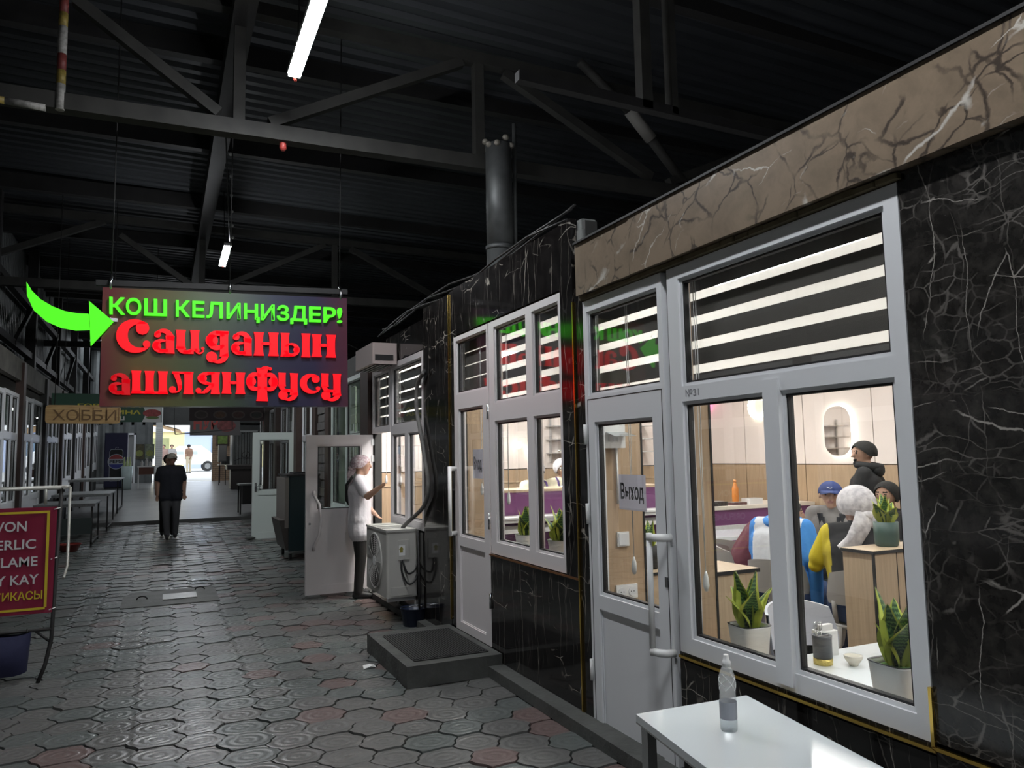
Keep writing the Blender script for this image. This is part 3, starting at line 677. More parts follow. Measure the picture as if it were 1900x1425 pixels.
for ch, x0, x1 in row:
    def fn(u, v, d, x0=x0, x1=x1, ch=ch):
        x = x0+(x1-x0)*u; top = 200+(x-90)*.0478; bas = 325+(x-90)*.0392+({'Ң': 22, 'Д': 20}.get(ch, 0))
        return sp(x, bas+(top-bas)*v, .03-d)
    fit_text(tmesh(ch, 0 if ch == '!' else .02, .2), 1, 1, fn, GREEN, .035, 'letter', sg)
# hand-drawn heavy letters: every stroke is a strip of (left,right) pairs in the letter's unit box
def stem(u0, u1, v0=0., v1=1., fl=.03, n=9):
    out = []
    for i in range(n):
        t = i/(n-1); k = fl*abs(2*t-1)**4; out.append(((u0-k, v0+(v1-v0)*t), (u1+k, v0+(v1-v0)*t)))
    return out
def ball(cu, cv, r, a, n=13): return [((cu-r/a*math.sqrt(max(0, 1-t*t)), cv+r*t), (cu+r/a*math.sqrt(max(0, 1-t*t)), cv+r*t)) for t in np.linspace(-1, 1, n)]
def cres(cu, cv, ru, rv, d0, d1, w0, wm, w1, n=22):
    out = []
    for t in np.linspace(0, 1, n):
        a = math.radians(d0+(d1-d0)*t); w = w0*(1-t)**2+w1*t*t+2*wm*t*(1-t)*1.0
        ca, sa = math.cos(a), math.sin(a); out.append(((cu+ru*ca, cv+rv*sa), (cu+(ru-w)*ca, cv+(rv-w*.85)*sa)))
    return out
def bar(u0, u1, v0, v1, lens=0.): return [((u0+(u1-u0)*t, (v0 if True else 0)-lens*math.sin(PI*t)), (u0+(u1-u0)*t, v1+lens*math.sin(PI*t))) for t in np.linspace(0, 1, 9)]
def glyph(ch, a):
    G = []
    if ch in 'Сс':
        G = [cres(.54, .5, .54, .5, 52, 318, .06, .62, .05, 30), ball(.76, .745, .20, a), ball(.88, .27, .11, a)]
    elif ch == 'а':
        G = [stem(.60, .97, 0, .72, .02), cres(.52, .58, .45, .42, -10, 165, .36, .26, .05), ball(.24, .76, .14, a), cres(.40, .28, .40, .29, 60, 310, .1, .40, .14), ball(.22, .28, .17, a), bar(.3, .7, .03, .16)]
    elif ch == 'и':
        G = [stem(.02, .32, .2, 1, .03), cres(.32, .30, .30, .30, 180, 330, .28, .22, .12), stem(.52, .80, .12, 1, .03), bar(.25, .62, .0, .14), cres(.82, .22, .17, .22, 180, 350, .1, .10, .04), ball(.94, .24, .07, a)]
    elif ch == 'д':
        G = [cres(.42, .70, .42, .30, 30, 330, .10, .42, .10), ball(.22, .70, .19, a), stem(.58, .93, .22, .98, .02), cres(.50, .24, .43, .24, -130, 20, .06, .20, .32), ball(.22, .19, .17, a), bar(.4, .95, .90, 1.0)]
    elif ch == 'н':
        G = [stem(.05, .37, 0, 1, .05), stem(.63, .95, 0, 1, .05), bar(.3, .7, .48, .55, .035)]
    elif ch == 'ы':
        G = [stem(.04, .28, 0, 1, .03), cres(.38, .29, .26, .29, -170, 150, .10, .24, .06), ball(.52, .29, .12, a), stem(.72, .96, 0, 1, .03), bar(.1, .42, 0, .09)]
    elif ch == 'ш':
        G = [stem(.03, .25, 0, 1, .03), stem(.39, .61, 0, 1, .03), stem(.75, .97, 0, 1, .03), bar(.02, .98, 0, .10, .0)]
    elif ch == 'л':
        G = [stem(.62, .95, 0, 1, .04), [((.16+.22*math.sin(t*1.5)*1.0, .95-.80*t), (.40+.22*math.sin(t*1.5)-.10*t, .95-.72*t)) for t in np.linspace(0, 1, 9)], ball(.16, .17, .16, a), bar(.14, .9, .90, 1.0), cres(.22, .3, .30, .28, -90, 20, .06, .1, .1)]
    elif ch == 'я':
        G = [stem(.66, .96, 0, 1, .03), cres(.52, .70, .40, .30, 60, 300, .10, .42, .10), ball(.34, .70, .17, a), bar(.5, .8, .90, 1.0), bar(.45, .75, .40, .48), [((.62-.32*t, .44-.36*t), (.80-.30*t, .40-.36*t)) for t in np.linspace(0, 1, 7)], ball(.16, .13, .13, a), bar(.12, .42, .0, .07)]
    elif ch == 'ф':
        G = [stem(.36, .66, 0, .95, .04), cres(.62, .90, .17, .10, 20, 175, .05, .07, .08), ball(.76, .93, .05, a), cres(.27, .55, .27, .27, 40, 320, .08, .30, .08), cres(.75, .55, .25, .27, -140, 140, .08, .30, .08), ball(.16, .55, .14, a), ball(.86, .55, .14, a)]
    elif ch == 'у':
        G = [stem(.02, .36, .52, 1, .02), cres(.36, .55, .33, .24, 180, 300, .3, .2, .1), stem(.60, .94, .22, 1, .04), cres(.52, .26, .42, .26, -130, 15, .06, .20, .32), ball(.24, .20, .17, a), bar(.3, .7, .32, .42)]
    return G
def sign_letter(ch, x0, x1, y0, y1, m):
    a = (x1-x0)/(y1-y0); b = MB(); sk = (8/1800.0)
    def fn(u, v, d): return sp(x0+(x1-x0)*u, y1+(y0-y1)*v+(u-.5)*6, d)
    for st in glyph(ch, a):
        for g, d0, d1, mi in ((0.0, -.002, .032, 0),):
            F = [[fn(*p, d0) for p in q] for q in st]; B = [[fn(*p, d1) for p in q] for q in st]; n = len(st)
            vs = [p for q in F for p in q]+[p for q in B for p in q]; o = 2*n; fs = []; ms = []
            for i in range(n-1):
                fs.append((2*i, 2*i+1, 2*i+3, 2*i+2)); fs += [(2*i, 2*i+2, o+2*i+2, o+2*i), (2*i+1, o+2*i+1, o+2*i+3, 2*i+3)]
            fs += [(0, o, o+1, 1), (2*n-2, 2*n-1, o+2*n-1, o+2*n-2)]
            k = len(b.f); b.add(vs, fs, 0)
            for j in range(k, len(b.f)):
                pass
            for i in range(n-1):
                b.mi[k+3*i+1] = 1; b.mi[k+3*i+2] = 1
    b.build('letter', [m, RIM], sg)
for ch, x0, x1, y0, y1 in (('С', 140, 395, 365, 612), ('а', 405, 572, 435, 612), ('и', 580, 790, 445, 620), ('д', 805, 975, 450, 690), ('а', 985, 1140, 455, 628), ('н', 1150, 1335, 462, 632), ('ы', 1345, 1570, 468, 640), ('н', 1575, 1757, 478, 642),
                           ('ш', 250, 522, 745, 912), ('л', 525, 712, 750, 912), ('я', 715, 905, 752, 912), ('н', 915, 1090, 755, 912), ('ф', 1095, 1328, 710, 965), ('у', 1330, 1482, 760, 965), ('с', 1490, 1642, 765, 912), ('у', 1645, 1797, 765, 968)):
    sign_letter(ch, x0, x1, y0, y1, RED)
sign_letter('а', 85, 247, 760, 918, RED_DIM)
ar = thing('glowing_arrow', 'lit green curved arrow pointing at the dark shop sign', 'sign', (0, 0, 0))
outer = [(49, 523), (50, 548), (62, 575), (85, 595), (112, 607), (140, 612), (166, 611)]; inner = [(49, 523), (58, 538), (75, 555), (97, 568), (120, 577), (143, 581), (164, 582)]
b = MB(); Q = list(zip(outer, inner))
def ap(p, d): q = onY(p[0], p[1], SY-.06); return (q[0], SY-.06+d, q[2])
for d0, d1, mi in ((0, .05, 0),):
    vs = [ap(p, d0) for q in Q for p in q]+[ap(p, d1) for q in Q for p in q]; n = len(Q); o = 2*n
    fs = [(2*i, 2*i+1, 2*i+3, 2*i+2) for i in range(n-1)]+[(o+2*i, o+2*i+2, o+2*i+3, o+2*i+1) for i in range(n-1)]
    fs += [(2*i, 2*i+2, o+2*i+2, o+2*i) for i in range(n-1)]+[(2*i+1, o+2*i+1, o+2*i+3, 2*i+3) for i in range(n-1)]
    b.add(vs, fs)
b.build('shaft', GREEN, ar)
hd = [(165, 558), (210, 596), (168, 641)]
b = MB(); b.add([ap(p, 0) for p in hd]+[ap(p, .05) for p in hd], [(0, 1, 2), (5, 4, 3), (0, 3, 4, 1), (1, 4, 5, 2), (2, 5, 3, 0)]); b.build('arrow_head', GREEN, ar)
b = MB(); q0, q1 = ap((188, 590), .05), ap((196, 600), .05); b.bar((q0[0], SY, q0[2]), (q0[0]+.12, SY+.02, q0[2]), .03); b.build('bracket', MT['steel'], ar)

# ================================================================== LEFT SIDE OF THE AISLE
LX = -2.2
wl = sthing('wall_left', label='row of shop fronts along the far side of the aisle')
k = 0; y = 4.0; WN = 6; colY = []
while y < 31.0:
    z = zf(y+.6)
    if k % 3 == 2:
        MB().box(LX-.06, LX+.06, y, y+.24, z-.1, 3.3).build('column', MT['brown_steel'] if k % 2 else MT['soot_steel'], wl); y += .26
    else:
        isdoor = (k % 6 == 1)
        w_ = sthing(('door_' if isdoor else 'window_')+str(5+k if isdoor else WN), (LX, y+1.25, z), math.radians(180), label='white framed shop window across the aisle'); WN += 1
        zb = .0 if isdoor else .72
        cells = [(.07, .58, 2.04, 2.64), (.66, 1.17, 2.04, 2.64), (.07, .58, .95, 1.94), (.66, 1.17, .95, 1.94)]
        if isdoor: cells = [(.10, 1.15, 2.04, 2.64), (.16, 1.09, .95, 1.92)]
        glazed(w_, 1.24, zb, 2.70, cells, MT['pvc'], panels=[(.16, 1.09, .12, .86)] if isdoor else (), glass=MT['glass_dim'])
        if not isdoor: MB().box(LX-.07, LX-.0, y, y+1.25, z-.1, z+.72).build('plinth', MT['dark_board'], wl)
        y += 1.25
    k += 1
MB().box(LX-.12, LX+.02, 2, 31.5, 3.0, 3.35).build('lintel_board', mat('weathered_board', (.10, .095, .08), .8, var=.5, vscale=4), wl)
prof = []; yy = 2.0
while yy < 33:
    for dy, dx in ((0, 0), (.06, .0), (.08, .03), (.14, .03)): prof.append((yy+dy, dx))
    yy += .16
b = MB(); b.grid([[(LX-.55+dx, q, 3.35), (LX-.55+dx, q, 6.0)] for q, dx in prof], smooth=False); b.build('upper_sheet', MT['grey_sheet'], wl)
for z in (3.75, 4.75): MB().box(LX-.4, LX-.28, 2, 33, z, z+.12).build('girder', MT['soot_steel'], wl)
for yy in (6, 10, 14, 18, 22, 26, 30): MB().box(LX-.42, LX-.24, yy, yy+.18, 3.3, 6.0).build('stanchion', MT['soot_steel'], wl)
for yy in (8, 12, 16, 20, 24): MB().bar((LX-.3, yy, 3.8), (LX-.3, yy+1.9, 4.8), .07).build('brace', MT['soot_steel'], wl)
struct(MB().box(LX-2.4, LX-2.3, 2, 32, 0, 3.3).build('wall_back_left', mat('shop_wall', (.42, .42, .40), .7, var=.3, vscale=1)))
struct(MB().box(LX-2.4, LX-.08, 2, 32, 3.0, 3.05).build('ceiling_left', MT['dark_board']))
for k, y in enumerate((13.0, 17.5, 21.5, 26.0)):
    t = thing('shop_batten', 'lit batten lamp inside the shops across the aisle', 'lamp', (LX-1.1, y, 0), group='battens in the shops across the aisle')
    MB().box(-.05, .05, -.6, .6, 2.95, 3.0).build('housing', MT['white_plastic'], t); MB().box(-.045, .045, -.58, .58, 2.93, 2.95).build('diffuser', MT['shopl'] if 'shopl' in MT else MT.setdefault('shopl', emat('lit_shop_batten', (1, .98, .93), 34)), t)
for k, y in enumerate((12.2, 15.4, 18.6, 22, 25.5)):
    t = thing('goods_rack', 'tall shelf rack of small goods inside the shops across the aisle', 'shelf', (LX-1.6, y, zf(y)), group='racks in the shops across the aisle')
    for z in (.3, .8, 1.3, 1.8): MB().box(-.2, .2, -.6, .6, z, z+.03).build('shelf', MT['white_plastic'], t)
    for yy in (-.6, .57): MB().box(-.2, .2, yy, yy+.03, 0, 2.0).build('side_panel', MT['white_plastic'], t)

# ---- right side beyond shop D
wf = sthing('wall_right_far', label='farther shop fronts beyond the greenish room')
y = 12.6; k = 0
while y < 20.0:
    z = zf(y)
    MB().box(2.25, 2.5, y, y+.28, z-.1, 3.3).build('column', MT['brown_steel'], wf); y += .28
    if 15.6 > y > 14.4: y += .9
    w_ = sthing('window_%d' % (40+k), (2.36, y, z), label='white framed shop window farther along the right side')
    glazed(w_, 1.7, .7, 2.7, [(.07, .81, 2.0, 2.64), (.89, 1.63, 2.0, 2.64), (.07, .81, .78, 1.9), (.89, 1.63, .78, 1.9)], MT['pvc'], glass=MT['glass_dim'])
    MB().box(2.36, 2.43, y, y+1.7, z-.1, z+.7).build('plinth', MT['dark_board'], wf); y += 1.7; k += 1
MB().box(2.3, 2.45, 12.6, 21.5, 2.98, 3.6).build('lintel_board', bpy.data.materials['weathered_board'], wf)
struct(MB().box(4.3, 4.4, 15.2, 34, 0, 3.3).box(2.5, 4.4, 21.5, 21.6, 0, 3.3).box(2.44, 4.4, 15.2, 21.6, 3.2, 3.25).build('wall_back_right', bpy.data.materials['shop_wall']))
for y in (17.0, 20.0):
    t = thing('shop_batten', 'lit batten lamp inside the farther shops beyond the pale open door', 'lamp', (3.3, y, 0), group='battens in the far right shops')
    MB().box(-.05, .05, -.6, .6, 2.95, 3.0).build('housing', MT['white_plastic'], t); MB().box(-.045, .045, -.58, .58, 2.93, 2.95).build('diffuser', MT['shopl'], t)

# ================================================================== FAR END
EY = 34.0; ZE = zf(EY)
wz = sthing('wall_end_hall', label='far end of the hall with the daylight opening')
prof = [(LX-5+i*.1, .03*(i//2 % 2)) for i in range(0, 70)]
b = MB(); b.grid([[(x, EY-d, ZE-.2), (x, EY-d, 6.1)] for x, d in prof if x < -.30], smooth=False); b.build('corrugated_sheet', MT['grey_sheet'], wz)
MB().box(-.30, -.05, EY-.25, EY+.2, ZE-.2, 6.1).build('tiled_pier', mat('white_tile_pier', (.45, .45, .44), .4), wz)
b = MB()
for i in range(26): b.box(-.31, -.04, EY-.262, EY-.25, ZE+.02+i*.085, ZE+.085+i*.085)
o = b.build('tile', mat('pier_tile', (.62, .62, .60), .3), wz); o['kind'] = 'stuff'
MB().box(-7, 9.5, EY, EY+.2, 3.12, 6.1).build('header', MT['dark_board'], wz)
MB().box(1.85, 9.5, EY, EY+.2, ZE-.2, 3.2).build('core', MT['dark_board'], wz)
bk = mat('tan_brick', (.34, .23, .15), .8, var=.3, vscale=6)
for r in range(26):
    for q in range(4):
        x0 = 1.86+q*.26-(.13 if r % 2 else 0); x0c, x1c = max(1.86, x0), min(2.8, x0+.25)
        if x1c-x0c > .04: MB().box(x0c, x1c, EY-.03+random.uniform(-.006, .006), EY, ZE+r*.085, ZE+r*.085+.075).build('brick', bk, wz)
# ---- beyond the opening
gr = struct(MB().add([(-30, 34.1, .80), (30, 34.1, .80), (30, 60, 1.05), (-30, 60, 1.05), (30, 90, 1.3), (-30, 90, 1.3)], [(0, 1, 2, 3), (3, 2, 4, 5)]).build('floor_street', mat('sunlit_asphalt', (.42, .42, .41), .8, var=.2)))
bd = thing('street_building', 'pale yellow and blue building front across the street beyond the opening', 'building', (0, 66, 1.1))
MB().box(-14, 1.5, 0, 4, 0, 7).build('yellow_wall', mat('yellow_render', (.72, .62, .33), .8), bd)
MB().box(1.5, 14, 0, 4, 0, 7).build('blue_wall', mat('blue_render', (.42, .48, .66), .8), bd)
MB().box(-14, 14, -.3, 0, 2.9, 3.5).build('white_band', mat('white_band', (.8, .8, .78), .6), bd)
for x in (-4.5, -1.2, 3.5): MB().box(x, x+1.6, -.05, 0, .9, 2.4).build('window', MT['glass_dim'], bd)
tag(MB().add([(-.6, 34.23, 3.3), (.6, 34.23, 2.95), (.75, 37, 2.9), (-.6, 37.5, 3.3), (-.6, 34.23, 3.27), (.6, 34.23, 2.92), (.75, 37, 2.87), (-.6, 37.5, 3.27)], [(0, 1, 2, 3), (7, 6, 5, 4), (0, 4, 5, 1), (1, 5, 6, 2)]).build('street_awning', mat('orange_awning', (.75, .45, .2), .7)), 'orange cloth awning stretched above the street opening', 'awning')
# ---- parked white car
cr = thing('parked_car', 'white parked car standing in the street beyond the opening', 'car', (1.3, 53.5, .99))
wc_ = mat('white_car_paint', (.8, .8, .8), .25, coat=.5)
def carsec(): return [(-2.1, .45), (-2.1, .95), (-1.75, 1.05), (-1.0, 1.10), (-.45, 1.62), (.9, 1.66), (1.55, 1.15), (2.05, 1.0), (2.12, .45)]
b = MB(); P = carsec(); n = len(P)
rows = []
for yy, s in ((-.82, .94), (-.72, 1), (.72, 1), (.82, .94)): rows.append([(x, yy, .45+(z-.45)*s) for x, z in P])
b.grid(rows, smooth=False); b.add(rows[0], [tuple(range(n))]); b.add(rows[-1], [tuple(range(n))[::-1]]); b.build('body', wc_, cr)
for x0, x1 in ((-.85, -.1), (0, .7)): MB().add([(x0+(-.05 if x0 < -.5 else 0), -.84, 1.08), (x1, -.84, 1.08), (x1-.02, -.80, 1.5), (x0+.28 if x0 < -.5 else x0, -.80, 1.5)], [(0, 1, 2, 3)]).build('side_window', MT['glass_dim'], cr)
for x in (-1.3, 1.3):
    for yy in (-.83, .68):
        w_ = MB(); w_.tube([(x, yy, .33), (x, yy+.16, .33)], .33, 18); w = w_.build('wheel', MT['gasket'], cr)
        MB().tube([(x, yy-.01, .33), (x, yy+.01, .33)], .18, 12).build('hub', MT['steel'], w)
# ---- Pepsi fridge
fz = zf(31)
fr = thing('drinks_fridge', 'tall navy drinks fridge with a soda can outline and round logo', 'fridge', (-1.94, 31, fz))
navy = mat('navy_fridge', (.018, .018, .06), .35)
MB().bbox(0, .75, 0, .6, .06, 2.02, .03).build('body', navy, fr)
MB().box(.03, .72, .03, .57, 0, .06).build('plinth', MT['black'], fr)
pl = mat('print_pale', (.42, .44, .5), .5)
ln = [(.2, .28), (.17, .34), (.17, 1.34), (.21, 1.42), (.56, 1.42), (.6, 1.34), (.6, .34), (.56, .28), (.2, .28)]
MB().tube([(x, -.004, z) for x, z in ln], .009, 4).build('can_outline', pl, fr)
MB().prismT([(x, z) for x, z in ln[:-1]], -.002, 0, lambda u, v, d: (u, d, v)).build('can_print', MT['black'], fr)
MB().tube([(.34, -.004, 1.43), (.37, -.004, 1.5), (.44, -.004, 1.5), (.42, -.004, 1.44)], .008, 4).build('can_tab', pl, fr)
def disc(cx, cz, r, d0, d1, a0=0, a1=360, n=28): return [(cx+r*math.cos(math.radians(a0+(a1-a0)*k/n)), cz+r*math.sin(math.radians(a0+(a1-a0)*k/n))) for k in range(n+(0 if a1-a0 == 360 else 1))]
MB().prismT(disc(.385, .98, .275, 0, 0), -.010, -.004, lambda u, v, d: (u, d, v)).build('logo_rim', pl, fr)
MB().prismT(disc(.385, .98, .25, 0, 0, 22, 158), -.014, -.010, lambda u, v, d: (u, d, v)).build('logo_red', mat('logo_red', (.32, .05, .05), .5), fr)
MB().prismT(disc(.385, .98, .25, 0, 0, 202, 338), -.014, -.010, lambda u, v, d: (u, d, v)).build('logo_blue', mat('logo_blue', (.04, .05, .25), .5), fr)
fit_text(tmesh('PEPSI', .03), .42, .11, lambda u, v, d: (.175+u, -.0145-d, .925+v), MT['black'], .002, 'lettering', fr)
# ---- white bin with cobs, side table etc. near the fridge
t = thing('display_bin', 'pale upright bin of green bottles beside the navy fridge', 'bin', (-1.18, 30.6, zf(30.6)))
MB().lathe([(.15, 0), (.19, .82), (.17, .82)], n=16, sq=6).build('body', mat('pale_blue_plastic', (.62, .74, .74), .4), t)
for x in (-.09, 0, .09): MB().lathe([(.035, .7), (.04, .95), (.02, 1.08), (.02, 1.15)], (x, 0, 0), 8).build('bottle', mat('pale_green_bottle', (.42, .48, .22), .3) if x < -.05 else bpy.data.materials['pale_green_bottle'], t)
t = thing('side_stand', 'small white legged stand with a brown front beside the pale bin', 'table', (-.55, 30.5, zf(30.5)))
for x in (-.27, .25):
    for y in (-.2, .2): MB().box(x, x+.035, y, y+.035, 0, .82).build('leg', MT['white_plastic'], t)
MB().box(-.29, .30, -.22, .25, .78, .82).build('top', MT['white_plastic'], t); MB().box(-.24, .25, -.21, -.18, .52, .78).build('front_panel', mat('brown_panel', (.12, .045, .03), .6), t)
for x, h in ((-.15, .2), (0, .28), (.12, .18)):
    tag(MB().lathe([(.04, 0), (.045, h*.7), (.018, h*.8), (.018, h)], (-.55+x, 30.5, zf(30.5)+.82), 10).build('glass_jar', MT['grey_plastic']), 'small jar standing on the white legged stand', 'jar', 'jars on the legged stand')
for k, (x0, c) in enumerate(((-1.05, (.07, .06, .03)), (-.68, (.15, .17, .12)))):
    t = thing('wall_poster', ('dark food poster' if k == 0 else 'pale green food poster')+' on the corrugated end wall', 'poster', (x0, EY-.06, 0))
    MB().box(0, .34, 0, .01, 1.75, 2.35).build('sheet', mat('poster_%d' % k, c, .6, var=.6, vscale=9), t)
    MB().prismT(disc(.17, 1.98, .13, 0, 0), -.004, 0, lambda u, v, d: (u, d, v)).build('dish_print', mat('poster_dish_%d' % k, (.2, .22, .06), .6, var=.4, vscale=20), t)
t = thing('end_doorway', 'pale framed door standing in the corrugated end wall', 'door', (-1.42, EY-.09, zf(33.8)))
for a in ((0, .07, 0, 2.0), (.33, .40, 0, 2.0), (.0, .40, 1.93, 2.0)): MB().box(a[0], a[1], -.05, .02, a[2], a[3]).build('jamb', MT['pvc'], t)
MB().box(.07, .33, 0, .03, 0, 1.93).build('leaf', mat('dull_leaf', (.22, .22, .22), .5), t)
# ---- dark counter, metal kiosk with iron door
t = thing('market_counter', 'dark counter with an overhanging top standing in the far aisle', 'counter', (2.62, 29.2, zf(29.2)))
dk = mat('dark_counter', (.028, .022, .02), .5)
MB().box(-.42, .38, -.3, .3, 0, .78).build('base', dk, t); MB().box(-.55, .72, -.42, .42, .70, .82).build('apron', dk, t); MB().box(-.58, .80, -.45, .45, .82, .86).build('top', mat('counter_top', (.16, .15, .14), .35), t)
t = thing('metal_kiosk', 'white ribbed metal kiosk with a wrought iron grille door', 'kiosk', (2.35, 30.4, zf(30.4)))
wm = mat('white_ribbed_metal', (.52, .53, .52), .4, .2)
b = MB(); b.grid([[(i*.045, .02*(i//2 % 2), 0), (i*.045, .02*(i//2 % 2), 2.05)] for i in range(22)], smooth=False); b.build('ribbed_sheet', wm, t)
for a in ((0, .05, 0, 2.1), (.92, .98, 0, 2.1), (0, .98, 2.03, 2.1), (0, .98, .68, .74)): MB().box(a[0], a[1], -.06, 0, a[2], a[3]).build('frame_bar', wm, t)
MB().box(.1, .9, -.03, -.022, .80, 1.98).build('pane', glass_mat('kiosk_glass', (.7, .74, .76), .25), t)
for i in range(8): MB().tube([(.13+i*.1, -.05, .74), (.13+i*.1, -.05, 2.03)], .008, 5).build('grille_rod', MT['soot_steel'], t)
for s in (-1, 1):
    MB().tube([(.5+s*(.04+.13*math.sin(a)*(1-a/7)), -.055, 1.15+.14*math.cos(a)*(1-a/7)) for a in np.linspace(0, 5.5, 18)], .008, 5).build('scroll', MT['soot_steel'], t)
    MB().tube([(.5+s*.42, -.055, .95), (.5+s*.2, -.055, 1.05), (.5, -.055, 1.02)], .008, 5).build('scroll', MT['soot_steel'], t)
MB().box(0, 1.0, 0, 1.0, 0, 2.08).build('box', mat('kiosk_side', (.25, .25, .25), .6), t)
t = thing('sewing_table', 'small dark work table with cluttered goods before the brick wall', 'table', (2.3, 32.6, zf(32.6)))
MB().box(-.3, .3, -.25, .25, .7, .74).build('top', mat('table_pale', (.4, .36, .3), .5), t)
for x in (-.26, .24):
    for y in (-.2, .2): MB().box(x, x+.03, y, y+.03, 0, .7).build('leg', MT['soot_steel'], t)
MB().bbox(-.2, .15, -.15, .15, .74, 1.05, .05).build('bundle', MT['dark_board'], t)
t = thing('utility_box', 'grey metal cabinet on legs between the brick wall and iron door', 'cabinet', (1.92, 31.2, zf(31.2)))
MB().box(0, .3, 0, .25, .9, 1.55).build('body', MT['grey_sheet'], t); MB().box(.02, .28, -.01, 0, .93, 1.52).build('door', MT['grey_plastic'], t)
for x in (.02, .25): MB().box(x, x+.03, .02, .05, 0, .9).build('leg', MT['soot_steel'], t)
t = thing('green_poster', 'green framed picture hanging on the tan brick wall', 'picture', (2.0, EY-.07, 0))
MB().box(0, .48, 0, .03, 2.25, 2.72).build('frame', MT['brown_steel'], t); MB().box(.05, .43, -.006, 0, 2.33, 2.67).build('picture', mat('green_picture', (.16, .24, .05), .6, var=.5), t)
t = thing('steel_cart', 'dark wheeled work table standing by the far right columns', 'cart', (1.95, 20.6, zf(20.6)))
MB().box(-.2, .3, -.35, .35, .72, .76).build('top', MT['grey_sheet'], t); MB().box(-.12, .28, -.3, .3, .25, .72).build('cabinet', MT['black'], t)
for x in (-.18, .26):
    for y in (-.32, .28): MB().box(x, x+.035, y, y+.035, 0, .72).build('leg', MT['soot_steel'], t)

# ================================================================== HANGING SIGNS
t = thing('wooden_board_sign', 'long carved wooden board sign hanging over the aisle behind the glowing sign', 'sign', (0, 14, 0))
wo = woodgrain('carved_wood', (.40, .26, .11), (.28, .17, .065), .6, (1, 4, 9))
b = MB(); r = .05; x0, x1, z0, z1 = -1.72, -.66, 2.25, 2.545
pts = []
for cx, cz, a in ((x1-r, z1-r, 0), (x0+r, z1-r, 90), (x0+r, z0+r, 180), (x1-r, z0+r, 270)): pts += [(cx+r*math.cos(math.radians(a+q*30)), cz+r*math.sin(math.radians(a+q*30))) for q in range(4)]
b.prismT(pts, -.03, .03, lambda u, v, d: (u, d, v)); b.build('board', wo, t)
cm = mat('carved_groove', (.12, .065, .025), .7)
fit_text(tmesh('ХОББИ', 0), .90, .17, lambda u, v, d: (-1.62+u, -.031-d, 2.30+v), cm, .003, 'carved_lettering', t)
for x in (-1.25, -1.06, -.87, -.69): MB().box(x, x+.012, -.034, -.03, 2.29, 2.51).build('carved_line', cm, t)
for x in (-1.6, -.8): MB().tube([(x, 0, 2.54), (x, 0, 6.075)], .006, 5).build('hanger_wire', MT['soot_steel'], t)
t = thing('meat_sign', 'green butcher sign with yellow words and a plate of red meat', 'sign', (0, 17, 0))
MB().box(-2.0, -.05, 0, .05, 2.42, 2.98).build('board', mat('green_sign', (.022, .075, .045), .45), t)
ye, wh = mat('sign_yellow', (.55, .50, .05), .5), mat('sign_white', (.62, .63, .62), .5)
q = onY(262, 745, 17); xr_ = q[0]
for txt, w_, z, m in (('ГОВЯДИНА', 1.12, 2.70, ye), ('БАРАНИНА', 1.12, 2.575, ye), ('ФАРШ', .52, 2.455, wh)):
    xe_ = xr_ if m is ye else onY(231, 780, 17)[0]
    fit_text(tmesh(txt, .03), w_, .085, lambda u, v, d, w_=w_, z=z, xe_=xe_: (xe_-w_+u, -.001-d, z+v), m, .002, 'lettering', t)
MB().prismT([(xr_+.02+.06*math.sin(k*.5), 2.42+k*.056) for k in range(11)]+[(-.06, 2.98), (-.06, 2.42)], -.003, 0, lambda u, v, d: (u, d, v)).build('white_field', wh, t)
rm = mat('red_meat', (.40, .06, .06), .5, var=.5, vscale=14)
for z, w_ in ((2.80, .15), (2.60, .17)): MB().prismT([(-.23+w_*math.cos(a), z+.08*math.sin(a)) for a in np.linspace(0, 2*PI, 20, endpoint=False)], -.006, -.003, lambda u, v, d: (u, d, v)).build('meat_print', rm, t)
MB().prismT([(-.22+.12*math.cos(a), 2.51+.03*math.sin(a)) for a in np.linspace(0, 2*PI, 16, endpoint=False)], -.007, -.003, lambda u, v, d: (u, d, v)).build('greens_print', mat('print_greens', (.1, .16, .04), .5), t)
for x in (-1.8, -.2): MB().tube([(x, 0.02, 2.98), (x, .02, 6.075)], .006, 5).build('hanger_wire', MT['soot_steel'], t)
t = thing('dish_banner', 'dark brown banner with four round dishes hanging across the far aisle', 'banner', (0, 20, 0))
MB().box(.55, 2.40, 0, .02, 2.60, 3.05).build('cloth', mat('brown_banner', (.035, .016, .018), .5), t)
for k in range(4):
    cx = .82+k*.43
    MB().prismT([(cx+.16*math.cos(a), 2.75+.105*math.sin(a)) for a in np.linspace(0, 2*PI, 20, endpoint=False)], -.003, 0, lambda u, v, d: (u, d, v)).build('plate_print', mat('banner_plate_%d' % k, (.10, .075, .07), .5), t)
    MB().prismT([(cx+.125*math.cos(a), 2.75+.075*math.sin(a)) for a in np.linspace(0, 2*PI, 18, endpoint=False)], -.006, -.003, lambda u, v, d: (u, d, v)).build('food_print', mat('banner_food_%d' % k, ((.06, .04, .035), (.13, .06, .03), (.10, .035, .03), (.05, .05, .045))[k], .5, var=.5, vscale=25), t)
for x in (.7, 2.2): MB().tube([(x, .01, 3.05), (x, .01, 6.075)], .006, 5).build('hanger_wire', MT['soot_steel'], t)
t = thing('red_letter_banner', 'grey banner with large red Cyrillic letters below the brown dish banner', 'banner', (0, 27, 0))
p0, p1 = onY(352, 808, 27), onY(440, 775, 27)
MB().box(p0[0], p1[0]+.1, 0, .02, p0[2], p1[2]+.35).build('cloth', mat('grey_banner', (.12, .115, .115), .6), t)
q0, q1 = onY(359, 797, 27), onY(405, 776, 27)
